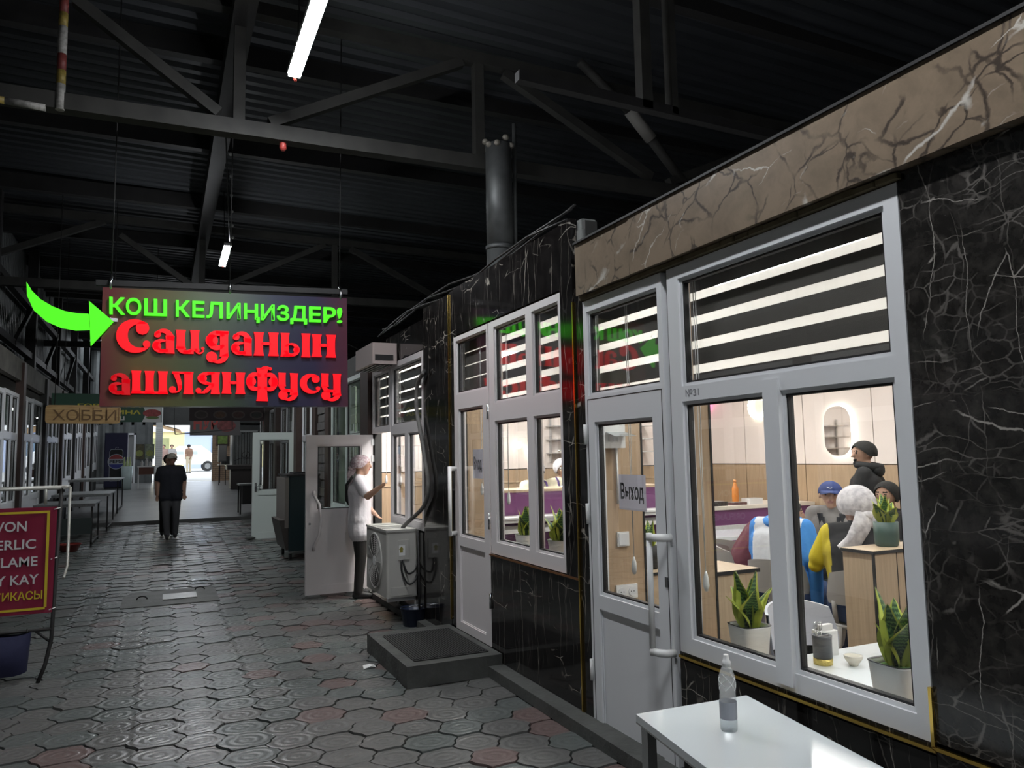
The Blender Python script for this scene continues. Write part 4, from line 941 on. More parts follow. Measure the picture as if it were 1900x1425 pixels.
fit_text(tmesh('НУР', .04), q1[0]-q0[0], q1[2]-q0[2]+.06, lambda u, v, d: (q0[0]+u, -.001-d, q0[2]+v), mat('banner_red', (.42, .07, .06), .6), .002, 'lettering', t)
qq = onY(420, 790, 27)
MB().prismT([(qq[0]+.30*math.cos(a), qq[2]+.2*math.sin(a)) for a in np.linspace(0, 2*PI, 20, endpoint=False)], -.004, 0, lambda u, v, d: (u, d, v)).build('dish_print', mat('banner_dish', (.26, .07, .07), .6, var=.6, vscale=8), t)
for x in (p0[0]+.1, p1[0]): MB().tube([(x, .01, p1[2]+.35), (x, .01, 6.075)], .008, 5).build('hanger_wire', MT['soot_steel'], t)
t = thing('empty_sign_frame', 'thin empty metal sign frame hanging across the far aisle', 'sign frame', (0, 24, 0))
c = [onY(x, y, 24) for x, y in ((323, 782), (431, 778), (431, 797), (325, 806))]
for a, bb in zip(c, c[1:]+c[:1]): MB().bar((a[0], 0, a[2]), (bb[0], 0, bb[2]), .025).build('bar', MT['soot_steel'], t)
for p in c[:2]: MB().tube([(p[0], 0, p[2]), (p[0], 0, 6.075)], .006, 5).build('hanger_wire', MT['soot_steel'], t)

# ================================================================== BANNER STAND AND TABLES ON THE LEFT
BY = 6.7
p = lambda x, y, yy=BY: onY(x, y, yy)
t = thing('banner_stand', 'metal folding display stand carrying the crimson cosmetics banner', 'stand', (0, 0, 0))
iv = mat('ivory_pipe', (.42, .42, .38), .4, .3)
TR, BR = p(106, 940), p(92, 1137)
xl = -1.62; xr = TR[0]+.02
for yy in (BY+.03, BY+.33): MB().tube([(xl, yy, 1.42), (xr+.03*(yy > BY+.1), yy, 1.42)], .012, 8).build('top_rail', iv, t)
for x in (xl, xr+.02): MB().tube([(x, BY+.03, 1.42), (x, BY+.33, 1.42)], .012, 8).build('cross_rail', iv, t)
MB().tube([(xr+.03, BY+.33, 1.42), (xr+.03, BY+.33, .80), (xr+.02, BY+.18, .72)], .011, 8).build('rear_loop', iv, t)
MB().tube([(xr-.10, BY+.03, 1.42), (xr-.10, BY+.03, 1.30)], .011, 8).build('drop_rail', iv, t)
for x in (xl+.02, xr): MB().tube([(x, BY+.05, 1.42), (x-.03, BY+.05, .30), (x-.06, BY+.02, .12), (x-.10, BY-.02, .0)], .014, 8).build('leg', MT['soot_steel'], t)
MB().tube([(xl+.02, BY+.05, .37), (xr-.02, BY+.05, .37)], .013, 8).build('stretcher', MT['soot_steel'], t)
MB().tube([(xr-.02, BY+.05, .26), (xr-.14, BY+.05, .37)], .010, 6).build('stay', MT['soot_steel'], t)
t = thing('cosmetics_banner', 'crimson banner with a yellow border and white brand words tied to the stand', 'banner', (0, 0, 0))
cl = mat('crimson_banner', (.24, .02, .05), .32, var=.15, vscale=3, bump=.25, bscale=5)
x0, x1, zt, zb = -1.70, TR[0], TR[2], BR[2]
n = 24; rows = [[(x0+(x1-x0)*i/n-.01*(j/8), BY+.02+.006*math.sin(i*1.1+j*.7), zt+(zb-zt)*j/8) for i in range(n+1)] for j in range(9)]
b = MB(); b.grid(rows); b.grid([[(x, y+.004, z) for x, y, z in r] for r in rows]); b.build('cloth', cl, t)
yl = mat('banner_yellow', (.55, .42, .03), .4)
m_ = .045
for a in ((x0+m_, x1-m_, zt-m_, zt-m_+.017), (x0+m_, x1-m_-.01, zb+m_-.017, zb+m_), (x1-m_-.018, x1-m_-.0, zb+m_, zt-m_), (x0+m_, x0+m_+.017, zb+m_, zt-m_)): MB().box(a[0], a[1], BY+.006, BY+.009, a[2], a[3]).build('border', yl, t)
wl_ = mat('banner_white', (.55, .55, .55), .4)
for txt, w_, yt, yb, xe, m in (('AVON', .262, 967, 986, 49, wl_), ('FABERLIC', .42, 1000, 1018, 66, wl_), ('ORIFLAME', .44, 1032, 1050, 69, wl_), ('MARY KAY', .455, 1065, 1083, 71, wl_), ('КОСМЕТИКАСЫ', .56, 1095, 1111, 78, yl)):
    e0, e1 = p(xe, yb, BY), p(xe, yt, BY)
    fit_text(tmesh(txt, .015), w_, e1[2]-e0[2], lambda u, v, d, w_=w_, e0=e0: (e0[0]-w_+u, BY+.008-d, e0[2]+v), m, .002, 'lettering', t)
for x, z in ((x1+.0, zt-.02), (x1-.01, (zt+zb)/2), (x1-.01, zb+.02)): MB().tube([(x-.02, BY+.015, z), (x+.02, BY+.04, z+.01)], .004, 5).build('tie', MT['cord'], t)
t = thing('blue_sack', 'dark navy cloth sack hanging below the crimson banner', 'sack', (0, BY+.03, 0))
b = MB(); xa, xb = -1.6, p(58, 1160)[0]; zt2, zb2 = .36, .075
rows = []
for j in range(7):
    s = j/6; k = .02+.09*math.sin(PI*min(1, s*.8+.1)); ring = []
    for i in range(20):
        a = 2*PI*i/20; ring.append(((xa+xb)/2+((xb-xa)/2-.02*s)*math.copysign(abs(math.cos(a))**.5, math.cos(a)), k*math.sin(a), zt2+(zb2-zt2)*s+.01*math.cos(3*a)))
    rows.append(ring)
b.grid(rows, closed=True); b.add(rows[-1], [tuple(range(20))]); b.build('cloth', mat('navy_cloth', (.012, .014, .05), .8, bump=.3, bscale=20), t)
MB().tube([(xb-.03, 0, zt2), (xb-.03, .02, .385)], .006, 5).build('strap', MT['black'], t)
# trestle tables along the left
def trestle(name, label, x0, x1, y0, y1, h, skirt=False):
    z = zf((y0+y1)/2); t = thing(name, label, 'table', (0, 0, z), group='metal market tables along the left side')
    MB().box(x0, x1, y0, y1, h-.03, h).build('top', MT['grey_sheet'], t)
    MB().box(x0, x1, y0-.02, y0, h-.05, h+.006).build('edge_rail', MT['steel'], t)
    for x in (x0+.03, x1-.06):
        for y in (y0+.03, y1-.06): MB().box(x, x+.03, y, y+.03, 0, h-.03).build('leg', MT['soot_steel'], t)
    MB().box(x1-.06, x1-.03, y0+.03, y1-.03, .06, .09).build('stretcher', MT['soot_steel'], t)
    if skirt: MB().box(x0+.03, x1-.04, y0+.005, y0+.02, .25, h-.25).build('skirt_cloth', mat('dark_green_cloth', (.025, .035, .033), .8), t)
    return t
trestle('market_table', 'low metal market table with a dark cloth skirt on the left side', -2.05, -1.10, 15.6, 17.2, .78, True)
trestle('market_table', 'metal market table between the skirted table and the fridge', -2.1, -1.02, 18.4, 20.6, .80)
trestle('market_table', 'farther metal market table set before the navy fridge', -2.1, -.98, 21.4, 24.0, .86)
t = thing('red_basin', 'small dark red plastic basin on the floor under the skirted table', 'basin', (-1.45, 15.3, zf(15.3)))
MB().lathe([(.12, 0), (.18, .12), (.19, .13), (.175, .125), (.115, .012)], n=18, capt=True).build('bowl', mat('dark_red_plastic', (.16, .02, .015), .4), t)
MB().tube([(.19*math.cos(a), .19*math.sin(a), .13) for a in np.linspace(0, 2*PI, 20)], .008, 5).build('rim', bpy.data.materials['dark_red_plastic'], t)
t = thing('dark_cupboard', 'low dark cupboard standing by the left shop windows', 'cupboard', (-1.95, 11.6, zf(11.6)))
MB().box(-.15, .55, 0, .9, .05, .82).build('body', MT['dark_board'], t); MB().box(-.17, .58, -.02, .92, .82, .86).build('top', MT['grey_sheet'], t)
for x in (-.1, .22): MB().box(x, x+.28, -.015, 0, .1, .78).build('door', mat('cupboard_door', (.045, .045, .04), .6) if x < 0 else bpy.data.materials['cupboard_door'], t)
t = thing('litter_scrap', 'small crumpled white paper scrap on the pavers near the step', 'litter', tuple(onZ(686, 1239, .005)))
MB().add([(-.05, -.02, .0), (.0, -.035, .02), (.05, -.01, .0), (.04, .03, .015), (-.02, .035, .0), (-.05, .02, .02), (0, 0, .03)], [(0, 1, 6), (1, 2, 6), (2, 3, 6), (3, 4, 6), (4, 5, 6), (5, 0, 6), (5, 4, 3, 2, 1, 0)]).build('scrap', MT['white_plastic'], t)
# ================================================================== BLINDS
def blind(label, x, y0, y1, z0, z1, per, light, off, cord_y=None, cz=None):
    t = thing('striped_blind', label, 'blind', (x, (y0+y1)/2, z0), group='striped blinds in the top lights')
    h = (y1-y0)/2; H = z1-z0
    MB().box(-.02, .03, -h, h, H-.01, H+.045).build('head_rail', MT['blind_dark'], t)
    z = off; prev = 0.0
    while prev < H-.012:
        a, c = min(z, H-.01), min(z+light, H-.01)
        if a > prev: MB().box(0, .0015, -h, h, prev, a).build('dark_band', MT['blind_dark'], t)
        if c > a: MB().box(0, .0012, -h, h, a, c).build('sheer_band', MT['blind_sheer'], t)
        prev = c if c > a else H; z += per
    MB().box(-.006, .008, -h, h, -.014, .0).build('bottom_bar', MT['blind_dark'], t)
    if cord_y is not None:
        c = cord_y-(y0+y1)/2
        for d in (-.008, .008): MB().tube([(-.01, c+d, H), (-.01, c+d*1.2, (H+cz-z0)/2), (-.01, c, cz-z0+.04)], .0022, 5).build('cord', MT['cord'], t)
        MB().lathe([(.004, .05), (.012, .02), (.015, -.02), (.008, -.045)], (-.01, c, cz-z0), 10).build('cord_weight', MT['white_plastic'], t)
    return t
blind('broad striped blind in the top light of the big restaurant window', 2.40, 1.80, 3.03, 1.91, 2.47, .122, .042, .082, 2.985, .98)
blind('striped blind in the light above the exit sheet door', 2.40, 3.19, 3.92, 1.94, 2.46, .130, .042, .02, 3.60, .98)
blind('striped blind in the top lights of the four light window', 2.40, 4.26, 5.37, 2.0, 2.61, .115, .048, .03, 5.27, 1.28)
blind('nearly closed striped blind above the farther closed door', 2.40, 5.48, 6.18, 2.13, 2.62, .115, .010, .03, 5.80, 1.33)
blind('nearly closed striped blind in the window above the air conditioner', 2.40, 7.13, 8.24, 1.95, 2.61, .115, .018, .03, 8.15, 1.35)
blind('short striped blind in the transom of the open doorway', 2.40, 8.34, 9.06, 1.95, 2.61, .115, .018, .03, 8.75, 1.35)

# ================================================================== SNAKE PLANTS
def leaf_mat():
    m, nt, b = nodes('snake_leaf'); L = nt.links; N = nt.nodes.new
    uv = N('ShaderNodeUVMap'); uv.uv_map = 'leaf'; sx = N('ShaderNodeSeparateXYZ'); L.new(uv.outputs[0], sx.inputs[0])
    n = N('ShaderNodeTexNoise'); n.inputs['Scale'].default_value = 7; L.new(uv.outputs[0], n.inputs['Vector'])
    ma = N('ShaderNodeMath'); ma.operation = 'MULTIPLY_ADD'; ma.inputs[1].default_value = 9.0; L.new(n.outputs['Fac'], ma.inputs[0])
    mv = N('ShaderNodeMath'); mv.operation = 'MULTIPLY'; mv.inputs[1].default_value = 85.0; L.new(sx.outputs['Y'], mv.inputs[0]); L.new(mv.outputs[0], ma.inputs[2])
    si = N('ShaderNodeMath'); si.operation = 'SINE'; L.new(ma.outputs[0], si.inputs[0])
    mr = N('ShaderNodeMapRange'); mr.inputs['From Min'].default_value = -.2; mr.inputs['From Max'].default_value = .9; L.new(si.outputs[0], mr.inputs['Value'])
    c1 = N('ShaderNodeMix'); c1.data_type = 'RGBA'; c1.inputs['A'].default_value = (.022, .075, .03, 1); c1.inputs['B'].default_value = (.16, .28, .10, 1); L.new(mr.outputs[0], c1.inputs['Factor'])
    ab = N('ShaderNodeMath'); ab.operation = 'ABSOLUTE'; L.new(sx.outputs['X'], ab.inputs[0])
    ed = N('ShaderNodeMapRange'); ed.inputs['From Min'].default_value = .60; ed.inputs['From Max'].default_value = .70; L.new(ab.outputs[0], ed.inputs['Value'])
    c2 = N('ShaderNodeMix'); c2.data_type = 'RGBA'; c2.inputs['B'].default_value = (.52, .58, .10, 1); L.new(c1.outputs['Result'], c2.inputs['A']); L.new(ed.outputs[0], c2.inputs['Factor'])
    L.new(c2.outputs['Result'], b.inputs['Base Color']); b.inputs['Roughness'].default_value = .35
    return m
MT['leaf'] = leaf_mat(); MT['moss'] = mat('moss_fill', (.09, .20, .03), .9, var=.5, vscale=60, bump=.8, bscale=120)
MT['pot_white'] = mat('white_woven_plastic', (.70, .71, .70), .45)
def leaf_mesh(Hh, Wd, lean, az, twist, seed):
    r = random.Random(seed); n = 12; m = 6; vs, uv, fs = [], [], []
    for i in range(n+1):
        s = i/n; w = Wd*(.42+.58*math.sin(PI*min(1, s*1.15+.08)))*(1-s**5)**.7*(1 if s < .98 else .2)
        off = lean*(s**1.6)*Hh; z = Hh*s*(1-.12*abs(lean)*s)
        tw = az+twist*s; side = Vector((-math.sin(tw), math.cos(tw), 0)); outd = Vector((math.cos(az), math.sin(az), 0)); nrm = Vector((math.cos(tw), math.sin(tw), 0))
        for j in range(m+1):
            u = j/m*2-1; p = outd*(off+.012)+side*(w*u)+nrm*(-.35*w*(1-u*u))+Vector((0, 0, z+.02*math.sin(s*6+u)*Wd)); vs.append(p); uv.append((u, s))
    for i in range(n):
        for j in range(m): fs.append((i*(m+1)+j, i*(m+1)+j+1, (i+1)*(m+1)+j+1, (i+1)*(m+1)+j))
    k = len(vs); nv = [v+Vector((math.cos(az), math.sin(az), 0))*.003 for v in vs]; vs += nv; uv += uv[:k]
    fs += [tuple(q+k for q in f[::-1]) for f in fs]
    me = bpy.data.meshes.new('leaf'); me.from_pydata([tuple(v) for v in vs], [], fs); me.materials.append(MT['leaf'])
    l = me.uv_layers.new(name='leaf'); li = np.empty(len(me.loops), int); me.loops.foreach_get('vertex_index', li); l.data.foreach_set('uv', np.array(uv)[li].ravel())
    me.polygons.foreach_set('use_smooth', [True]*len(me.polygons)); me.update(); return me
def plant(label, loc, kind, R, Hp, Hl, n, seed, pm=None, group='snake plants in pots'):
    t = thing('potted_snake_plant', label, 'plant', loc, random.Random(seed).uniform(-.2, .2), group)
    b = MB(); r = random.Random(seed)
    if kind == 'woven':
        prof = []
        N_ = 26
        for i in range(N_):
            z = Hp*i/N_; rr = R*(.82+.18*z/Hp); prof += [(rr, z+.0005), (rr+.0022, z+Hp/N_*.5)]
        prof += [(R, Hp-.004), (R+.003, Hp), (R-.006, Hp), (R-.008, Hp-.015)]
        b.lathe(prof, n=36, sq=5, capt=False); b.build('pot', pm or MT['pot_white'], t)
        MB().lathe([(R-.001, Hp-.001), (R+.004, Hp+.003), (R-.006, Hp+.002)], n=36, sq=5, capb=False, capt=False).build('pot_rim', MT['gasket'], t)
    elif kind == 'ribbed':
        prof = []
        for i in range(22): z = Hp*i/22; rr = R*(.74+.26*z/Hp); prof += [(rr, z+.0005), (rr+.0022, z+Hp/44)]
        prof += [(R+.003, Hp-.005), (R+.003, Hp), (R-.006, Hp), (R-.01, Hp-.015)]
        b.lathe(prof, n=28, capt=False); b.build('pot', pm or MT['pot_white'], t)
        MB().lathe([(R-.006, Hp), (R+.003, Hp+.003), (R-.008, Hp+.003)], n=28, capb=False, capt=False).build('pot_rim', mat('grey_rim', (.18, .17, .16), .6) if 'grey_rim' not in bpy.data.materials else bpy.data.materials['grey_rim'], t)
    else:
        b.lathe([(R*.80, 0), (R*.92, .008), (R*.97, .03), (R, Hp*.5), (R, Hp), (R-.006, Hp), (R-.01, Hp-.02)], n=28, capt=False); b.build('pot', pm, t)
    MB().lathe([(R*.92, Hp-.022), (R*.6, Hp-.010), (R*.2, Hp-.006), (.001, Hp-.005)], n=24, sq=5 if kind == 'woven' else None).build('moss', MT['moss'], t)
    for k in range(n):
        az = 2*PI*k/n+r.uniform(-.3, .3); inner = k % 2
        o = link('leaf', leaf_mesh(Hl*(r.uniform(.86, 1.05) if inner else r.uniform(.6, .85)), R*.74*r.uniform(.85, 1.15), r.uniform(.1, .25) if inner else r.uniform(.35, .7), az, r.uniform(-.5, .5), seed*31+k), t, (0, 0, Hp-.02))
    return t
plant('snake plant in a white woven pot beside the low oak cabinet', (2.505, 2.83, .645), 'woven', .078, .15, .27, 9, 3)
plant('snake plant in a white woven pot next to the window table holder', (2.505, 2.035, .645), 'woven', .084, .165, .28, 9, 11)
p = onX(978, 1022, 2.50); plant('snake plant in a ribbed white pot behind the middle mullion', (2.50, p[1], .86), 'ribbed', .088, .15, .23, 7, 21)
p = onX(1042, 1040, 2.50); plant('snake plant in a ribbed white pot close to the dark pilaster', (2.50, p[1], .86), 'ribbed', .092, .16, .26, 7, 27)
GP = mat('dark_green_pot', (.035, .075, .062), .5)
plant('snake plant in a dark green pot standing on the tall oak cabinet', (4.10, 3.36, 1.0), 'smooth', .072, .15, .19, 8, 33, GP)
# ================================================================== OAK CABINETS
def oak_cab(label, x0, x1, y0, y1, h, splits=()):
    t = thing('oak_cabinet', label, 'cabinet', (x0, y0, 0), group='oak divider cabinets')
    w, d = x1-x0, y1-y0
    MB().box(.004, w-.004, .004, d-.004, .02, h-.02).build('body', MT['wood_light'], t)
    MB().box(-.004, w+.004, -.004, d+.004, h-.018, h).build('top', MT['wood_light'], t)
    for a in ((-.005, w+.005, -.006, -.003), (-.006, -.003, -.005, d+.005)): MB().box(a[0], a[1], a[2], a[3], h-.02, h-.001).build('edge_strip', MT['black'], t)
    MB().box(-.005, .008, -.005, .008, 0, h-.02).build('edge_strip', MT['black'], t)
    for s in splits: MB().box(s-.002, s+.002, .001, .005, .02, h-.02).build('door_joint', MT['black'], t)
    MB().box(.01, w-.01, .01, d-.01, 0, .02).build('plinth', MT['black'], t)
    return t
oak_cab('tall oak divider cabinet carrying the dark green plant pot', 3.82, 5.2, 3.23, 3.46, 1.0, (.20, .62))
oak_cab('low oak cabinet against the pier beside the big window', 2.56, 2.86, 3.14, 3.46, .99)
pc = onZ(1205, 1058, .80)
oak_cab('oak cabinet behind the exit sheet door carrying a black pot', pc[0]-.15, pc[0]+.4, pc[1]-.10, pc[1]+.22, .80)
plant('snake plant in a black pot on the cabinet behind the exit door', (pc[0]+.05, pc[1]+.06, .80), 'smooth', .06, .16, .2, 6, 41, MT['black'])

# ================================================================== COUNTER
t = thing('serving_counter', 'long purple serving counter with white tray rails before the end wall', 'counter', (0, 7.2, 0))
MB().box(2.95, 5.2, 0, .08, 0, 1.22).build('front_panel', MT['purple'], t)
MB().box(2.93, 5.24, -.01, .55, 1.22, 1.245).build('top', MT['wood_light'], t)
MB().box(2.95, 3.0, 0, .55, 0, 1.22).build('side_panel', MT['purple'], t)
for z in (.93, .83, .60): MB().box(2.98, 5.2, -.26, -.20, z, z+.035).build('tray_rail', MT['white_plastic'], t)
MB().box(2.98, 5.2, -.28, 0, .965, .985).build('tray_shelf', MT['white_plastic'], t)
MB().box(2.98, 5.2, -.04, 0, .80, .88).build('white_band', MT['white_plastic'], t)
t = thing('till_counter', 'lower purple till counter with a pale top near the corner', 'counter', (0, 7.15, 0))
MB().box(5.3, 7.4, 0, .08, 0, .92).build('front_panel', MT['purple'], t); MB().box(5.27, 7.45, -.03, .6, .92, .96).build('top', mat('pale_stone_top', (.70, .64, .56), .4), t)
MB().box(5.3, 7.4, -.02, 0, .66, .74).build('white_band', MT['white_plastic'], t); MB().box(5.3, 5.36, 0, .55, 0, .92).build('side_panel', MT['purple'], t)
q = onZ(1342, 934, .96)
t = thing('orange_bottle', 'orange drink bottle standing on the till counter', 'bottle', (q[0], 7.35, .96))
MB().lathe([(.04, 0), (.042, .02), (.040, .06), (.043, .10), (.040, .14), (.042, .19), (.02, .25), (.016, .27)], n=14).build('body', mat('orange_drink', (.62, .22, .05), .2), t)
MB().lathe([(.018, .27), (.018, .30)], n=10).build('cap', mat('orange_cap', (.7, .3, .1), .4), t)
for k, (x, lab, c) in enumerate(((6.05, 'black payment terminal lying on the till counter', (.02, .02, .02)), (6.35, 'brown menu folder lying on the till counter', (.10, .05, .05)), (6.6, 'white napkin box lying on the till counter', (.7, .7, .7)))):
    t = thing(('payment_terminal', 'menu_folder', 'napkin_box')[k], lab, ('terminal', 'folder', 'box')[k], (x, 7.3, .96))
    MB().bbox(-.11, .11, -.08, .08, 0, (.05, .03, .07)[k], .02).build('body', mat('till_item_%d' % k, c, .4), t)
    MB().box(-.08, .08, -.05, .05, (.05, .03, .07)[k], (.05, .03, .07)[k]+.004).build('face', MT['grey_plastic'], t)
t = thing('glass_shelving', 'steel wall shelves above the serving counter on the end wall', 'shelf', (0, YB-.02, 0))
for z in (1.62, 1.80, 1.98): MB().box(4.7, 6.3, -.22, 0, z, z+.015).build('shelf_board', MT['steel'], t)
for x in (4.75, 6.2): MB().box(x, x+.025, -.03, 0, 1.5, 2.1).build('upright', MT['steel'], t)
for k, (x, z) in enumerate(((3.95, 1.66), (4.42, 1.66), (4.25, 1.74))):
    t = thing('globe_lamp', 'small lit white globe lamp on the end wall above the workers', 'lamp', (x, YB-.10, z), group='globe lamps on the end wall')
    MB().sphere((0, 0, 0), .05, 12).build('globe', emat('lit_globe', (1, .95, .85), 6) if k == 0 else bpy.data.materials['lit_globe'], t)
    MB().tube([(0, .04, 0), (0, .10, 0)], .012, 6).build('arm', MT['steel'], t)
t = thing('dispenser_tap', 'tall chrome dispenser pole standing on the serving counter', 'dispenser', (onY(1042, 900, 7.5)[0], 7.45, 1.245))
MB().tube([(0, 0, 0), (0, 0, .42)], .012, 8).build('pole', MT['steel'], t); MB().tube([(-.06, 0, .40), (.06, 0, .41)], .010, 8).build('cross_arm', MT['steel'], t); MB().lathe([(.05, 0), (.05, .012), (.015, .02)], n=14).build('base', MT['steel'], t)
MB().sphere((-.03, 0, .2), .022, 8).build('knob', MT['steel'], t)

# ---- wall fittings
t = thing('halo_mirror', 'pill shaped wall mirror with a glowing white halo above the diners', 'mirror', (XB-.02, 6.69, 1.83))
def pill(w, h, r, n=8):
    pts = []
    for cx, cz, a in ((w-r, h-r, 0), (-w+r, h-r, 90), (-w+r, -h+r, 180), (w-r, -h+r, 270)): pts += [(cx+r*math.cos(math.radians(a+90*q/n)), cz+r*math.sin(math.radians(a+90*q/n))) for q in range(n+1)]
    return pts
MB().prismT(pill(.20, .30, .17), -.05, -.044, lambda u, v, d: (d, u, v)).build('glass', mat('mirror_glass', (.78, .76, .74), .04, 1.0), t)
MB().prismT(pill(.185, .285, .16), -.043, -.012, lambda u, v, d: (d, u, v)).build('backlight', emat('halo_light', (1, .96, .88), 9), t)
MB().prismT(pill(.165, .265, .15), -.012, -.0, lambda u, v, d: (d, u, v)).build('mount', MT['white_plastic'], t)
t = thing('ring_lamp', 'glowing white wreath shaped ring lamp high on the restaurant wall', 'lamp', (XB-.05, 8.05, 2.22))
MB().tube([(0, (.15+.012*(k % 2))*math.cos(2*PI*k/36), (.15+.012*(k % 2))*math.sin(2*PI*k/36)) for k in range(37)], .024, 8).build('ring', emat('lit_wreath', (1, .93, .72), 5), t)
MB().sphere((0, 0, .175), .03, 8).build('bow', MT['gold'], t)
q = onY(1319, 745, YB-.05)
t = thing('pink_neon_sign', 'round pink neon badge on the end wall beside the oak pier', 'sign', (q[0], YB-.05, q[2]))
MB().prismT([(.15*math.cos(a), .15*math.sin(a)) for a in np.linspace(0, 2*PI, 24, endpoint=False)], 0, .02, lambda u, v, d: (u, d, v)).build('disc', emat('pink_neon', (1, .12, .45), 6), t)
fit_text(tmesh('са', .03), .14, .08, lambda u, v, d: (-.06+u, -.002-d, -.03+v), emat('white_neon', (1, .85, .95), 4), .004, 'lettering', t)
def socket(name, label, fn, w, h, n=1):
    t = thing(name, label, 'switch' if name == 'light_switch' else 'socket', (0, 0, 0))
    MB().prismT([(-w/2, -h/2), (w/2, -h/2), (w/2, h/2), (-w/2, h/2)], 0, .012, fn).build('plate', MT['white_plastic'], t)
    for k in range(n):
        cx = (k-(n-1)/2)*.075
        if name != 'light_switch':
            MB().prismT([(cx+.028*math.cos(a), .028*math.sin(a)) for a in np.linspace(0, 2*PI, 16, endpoint=False)], .012, .016, fn).build('ring', MT['pvc'], t)
            for s in (-.01, .01): MB().prismT([(cx+s+.004*math.cos(a), .004*math.sin(a)) for a in np.linspace(0, 2*PI, 8, endpoint=False)], .016, .0165, fn).build('hole', MT['black'], t)
        else: MB().prismT([(-w*.4, -h*.4), (w*.4, -h*.4), (w*.4, h*.4), (-w*.4, h*.4)], .012, .017, fn).build('rocker', MT['pvc'], t)
PY = 4.098
q = onY(1162, 1097, PY); socket('double_socket', 'white double wall socket low on the oak pier behind the exit door', lambda u, v, d, q=q: (q[0]+u, PY-d, q[2]+v), .155, .085, 2)
q = onY(1155, 1000, PY); socket('light_switch', 'white square light switch on the oak pier behind the exit door', lambda u, v, d, q=q: (q[0]+u, PY-d, q[2]+v), .085, .09)
q = onY(1344, 886, YB-.018); socket('wall_socket', 'white socket on the dado above the till counter', lambda u, v, d, q=q: (q[0]+u, YB-.019-d, q[2]+v), .12, .16)
q0, q1 = onY(1111, 832, PY), onY(1148, 785, PY)
t = thing('breaker_box', 'white breaker box with a raised clear flap on the oak pier', 'breaker box', (q0[0], PY, q0[2]))
w_, h_ = q1[0]-q0[0], q1[2]-q0[2]
MB().box(0, w_, -.07, 0, 0, h_).build('body', MT['white_plastic'], t)
MB().add([(.01, -.07, h_*.62), (w_, -.07, h_*.62), (w_+.03, -.16, h_*.45), (.02, -.16, h_*.45), (.01, -.067, h_*.63), (w_, -.067, h_*.63), (w_+.03, -.158, h_*.46), (.02, -.158, h_*.46)], [(3, 2, 1, 0), (4, 5, 6, 7), (2, 3, 7, 6)]).build('flap', mat('smoky_flap', (.25, .27, .28), .1), t)
for k in range(3): MB().box(w_*(.2+.2*k), w_*(.34+.2*k), -.076, -.07, h_*.25, h_*.5).build('breaker', MT['pvc'], t)
MB().tube([(w_*.8, -.01, 0), (w_*.8, -.012, -.35)], .008, 6).build('cable', MT['cord'], t)

# ================================================================== TABLES AND CHAIRS
def dine_table(label, x0, x1, y0, y1, h, rz=0.0):
    t = thing('dining_table', label, 'table', ((x0+x1)/2, (y0+y1)/2, 0), rz, 'white dining tables'); w, d = (x1-x0)/2, (y1-y0)/2
    MB().bbox(-w, w, -d, d, h-.035, h, .03).build('top', MT['white_gloss'], t); MB().box(-.04, .04, -.04, .04, .03, h-.035).build('column', MT['black'], t); MB().box(-.28, .28, -.22, .22, 0, .03).build('base', MT['black'], t)
    return t
dine_table('white dining table pushed against the big window', 2.575, 3.28, 1.5, 2.70, .662)
dine_table('white dining table where the diners sit around', 4.4, 5.45, 4.2, 4.9, .76)
dine_table('white dining table before the till counter', 4.9, 5.75, 6.1, 6.7, .74)
dine_table('white dining table behind the man in the blue cap', 6.3, 7.1, 6.3, 7.0, .74)
def chair(label, loc, rz, m, grp):
    t = thing('shell_chair', label, 'chair', loc, rz, grp)   # faces local +Y
    rows = []
    for j in range(5):
        z = .58+.24*j/4; a0 = 1.25-.10*(j/4)**2*2
        rows.append([(.235*math.sin(a)*(1-.04*(j == 0)), .02-.225*math.cos(a)+.0, z-(.05*(abs(a)/1.2)**2)*(j/4)) for a in np.linspace(-a0, a0, 15)])
    b = MB(); b.grid(rows); b.grid([[(x*1.06, y*1.06-.002, z) for x, y, z in r][::-1] for r in rows]); b.grid([rows[-1], [(x*1.06, y*1.06-.002, z) for x, y, z in rows[-1]]]); b.grid([[(x*1.06, y*1.06-.002, z) for x, y, z in rows[0]], rows[0]]); b.build('backrest', m, t)
    b = MB(); b.grid([[(.215*math.copysign(abs(math.cos(a))**.6, math.cos(a))*s, .02+.215*math.copysign(abs(math.sin(a))**.6, math.sin(a))*s, z) for a in np.linspace(0, 2*PI, 24, endpoint=False)] for s, z in ((.0, .44), (.7, .438), (1, .455), (1.0, .43), (.0, .425))], closed=True); b.build('seat', m, t)
    for sx in (-1, 1):
        for sy in (-1, 1): MB().tube([(sx*.18, .02+sy*.17, .44), (sx*.215, .02+sy*.205, 0)], [.02, .012], 8).build('leg', m, t)
        MB().tube([(sx*.19, -.10, .44), (sx*.20, -.11, .60)], .016, 8).build('back_post', m, t)
    return t
q = onZ(1558, 1147, .80)
chair('pale lilac shell chair pushed behind the window table', (2.98, 2.90, 0), math.radians(180), MT['lilac_plastic'], 'shell chairs')
